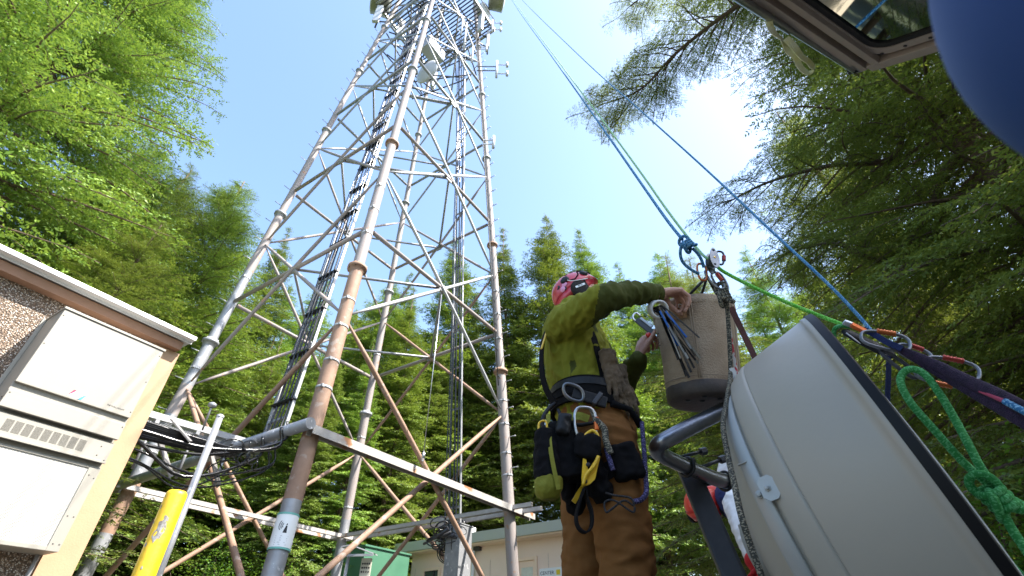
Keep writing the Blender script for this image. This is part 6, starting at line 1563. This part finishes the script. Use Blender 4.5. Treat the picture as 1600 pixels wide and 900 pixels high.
# blue rounded shape very near the lens
rs_ = [ray(*q_).normalized() for q_ in ((1449, 0), (1462, 62), (1500, 150), (1560, 215), (1600, 246))]
Am = np.array([list(r) for r in rs_]); mv = np.linalg.lstsq(Am, np.ones(5), rcond=None)[0]
ca_ = 1/np.linalg.norm(mv); cdir = Vector(mv*ca_); dist_ = .42; rb = dist_*math.sqrt(max(0, 1-ca_*ca_))
bc = V(0, 0, CAMH)+cdir*dist_
o = thing('blue_dome', bc, 'smooth dark blue rounded shell looming out of focus in the top right corner', 'shell')
mb = MB(); mb.lathe(bc, (0, 0, 1), [(rb*math.sin(a), max(.001, rb*math.cos(a))) for a in [R(-40)+R(130)*i/28 for i in range(29)]], 72); mb.build('shell', M['blue'], o)
mb = MB(); zr_ = rb*math.sin(R(-40)); rr_ = rb*math.cos(R(-40)); mb.lathe(bc, (0, 0, 1), [(zr_+.004, rr_*.97), (zr_-.008, rr_*.99), (zr_-.010, rr_*1.03), (zr_+.004, rr_*1.035)], 64); mb.build('rim', M['blackrub'], o)

# ------------------------------------------------------------------ second worker behind the dish
p2c = P(1103, 790, t=2.85)
per2 = thing('person', (p2c.x+.3, p2c.y+.1, 0), 'kneeling worker in red helmet, white shirt and red gloves half hidden behind the dish', 'person')
sh2 = P(1158, 742, t=2.95); hip2 = P(1290, 850, t=3.0)
hL = P(1188, 893, t=2.1); hR = P(1222, 872, t=2.0)
sL2 = P(1150, 775, t=2.75); sR2 = P(1185, 740, t=3.05)
eL = P(1160, 820, t=2.45); eR = P(1250, 800, t=2.5)
mb = MB()
ball(mb, p2c, .105, 18, (.9, .8, 1.0)); ball(mb, p2c+V(-.02, -.05, -.06), .06); mb.tube([p2c+V(-.03, -.09, -.03), p2c+V(-.035, -.115, -.04)], .012, 8)
limbt(mb, [p2c, sh2], [.055, .06]); limbt(mb, [sh2, hip2], [.10, .11])
limbt(mb, [sL2, eL, hL], [.05, .04, .028]); limbt(mb, [sR2, eR, hR], [.05, .04, .028])
kn2 = V(hip2.x-.35, hip2.y-.15, .08); ft2 = V(hip2.x+.05, hip2.y+.1, .07)
for s_ in (-.12, .12): limbt(mb, [hip2+V(0, s_, 0), kn2+V(0, s_, 0), ft2+V(.05, s_, 0)], [.085, .06, .045])
b2 = organic(mb, 'body', M['skin'], per2, voxel=.008, smooth=4)
mb = MB(); limbt(mb, [sh2, (sh2+hip2)/2+V(0, 0, .03), hip2], [.135, .155, .14]); limbt(mb, [sh2, sL2, eL, hL*.75+eL*.25], [.09, .075, .055, .040]); limbt(mb, [sh2, sR2, eR, hR*.8+eR*.2], [.09, .075, .055, .040])
organic(mb, 'shirt', M['whiteshirt'], per2, voxel=.007, smooth=4, disp=.008, dscale=.07, seed=12)
mb = MB()
for s_ in (-.12, .12): limbt(mb, [hip2+V(0, s_, 0), kn2+V(0, s_, 0), ft2+V(0, s_, 0)], [.115, .08, .065])
organic(mb, 'trousers', M['navy'], per2, voxel=.008, smooth=4, disp=.006, dscale=.08)
for s_ in (-.12, .12):
    mb = MB(); limbt(mb, [ft2+V(.0, s_, 0), ft2+V(.16, s_, -.01)], [.05, .04]); organic(mb, 'boot', M['blackrub'], per2, voxel=.01, smooth=3)
mb = MB(); hx2 = V(-.75, -.55, -.45).normalized(); hz2 = V(-.3, -.25, 1); hz2 = (hz2-hx2*hz2.dot(hx2)).normalized(); hy2 = hz2.cross(hx2)
rings = []
for i in range(9):
    a = R(90)*i/8; rr = max(.03, math.cos(a)**.8); rings.append((p2c+hz2*(.115*math.sin(a)), hx2*.135*rr, hy2*.118*rr))
loft(mb, rings, 32); loft(mb, [(p2c-hx2*.02-hz2*.055, hx2*.11, hy2*.11), (p2c+hz2*.002, hx2*.136, hy2*.119)], 32)
h2m = mb.build('helmet', M['red'], per2, smooth=True)
for s_ in (-1, 1):
    mb = MB(); mb.lathe(p2c+hy2*s_*.10-hz2*.03, hy2*s_, [(0, .05), (.02, .048), (.03, .03), (.031, .002)], 20); mb.build('ear_muff', M['blackrub'], h2m)
mb = MB(); limbt(mb, [P(1137, 775, t=2.75), P(1150, 800, t=2.7)], [.07, .06]); organic(mb, 'chest_harness', M['navy'], per2, voxel=.007, smooth=3, disp=.005)
for (hw, d_, lat_, sz, name) in ((hL, (.25, -.35, -.9), (1, 0, .2), 1.0, 'glove'), (hR, (-.75, -.35, -.55), (.4, -.3, -.9), 1.15, 'glove')):
    mb = MB(); hand(mb, hw, d_, lat_, (0, -1, .5), sz*1.12, fan=6, curls=[(30, 35, 25), (32, 35, 25), (30, 35, 25), (28, 35, 25)]); limbt(mb, [hw-Vector(d_)*.05, hw], [.036*sz, .032*sz])
    g_ = organic(mb, name, M['glove'], per2, voxel=.0038, smooth=3)
    if sz > 1:
        dd2 = Vector(d_).normalized(); lt2 = Vector(lat_); lt2 = (lt2-dd2*lt2.dot(dd2)).normalized(); nr = lt2.cross(dd2)
        if nr.dot(V(0, 0, CAMH)-hw) < 0: nr = -nr
        mb = MB()
        for k_ in (-1, 0, 1): mb.tube([hw+dd2*(.03+.004*k_)+lt2*(.014*k_)+nr*.026, hw+dd2*.085+lt2*(.016*k_)+nr*.022], .0035, 6)
        mb.build('white_print', M['paper'], g_)
mb = MB(); w0 = eL+(hL-eL)*.80; mb.lathe(w0, hL-eL, [(-.02, .036), (-.02, .039), (.02, .039), (.02, .035)], 20); mb.build('wristband', M['navy'], per2)

# ------------------------------------------------------------------ unseen vehicle, added to carry the hatch and block sky light behind the lens
vo = V(1.3, -1.9, 0); veh = thing('unseen_vehicle', vo, 'unseen dark blue vehicle added behind the photographer to carry the hatch and block sky light', 'vehicle')
mb = MB(); mb.box(vo+V(0, -.2, 1.0), (3.4, 2.2, 1.35), None, .12); mb.build('body', M['blue'], veh)
mb = MB(); mb.box(vo+V(0, .905, 1.15), (2.6, .02, .6), None, .004); mb.build('window', glass, veh)
mb = MB(); mb.box(vo+V(0, .915, .55), (3.2, .08, .14), None, .02); mb.build('bumper', M['blackrub'], veh)
for sx_ in (-1.2, 1.2):
    mb = MB(); mb.lathe(vo+V(sx_, .62, .34), (0, 1, 0), [(-.1, .2), (-.11, .31), (-.08, .34), (.08, .34), (.11, .31), (.1, .2)], 32); w_o = mb.build('wheel', M['blackrub'], veh)
    mb = MB(); mb.lathe(vo+V(sx_, .62, .34), (0, 1, 0), [(-.09, .2), (-.05, .18), (.05, .18), (.09, .2), (.06, .05), (.06, .01)], 24); mb.build('rim', M['steel'], w_o)
for s_ in (-.5, .9):
    mb = MB(); mb.tube([vo+V(s_*.2-.3, .9, 1.6), HC(.5+s_*.3, LB, 0)], .012, 8); mb.build('hatch_stay', M['steel'], veh)
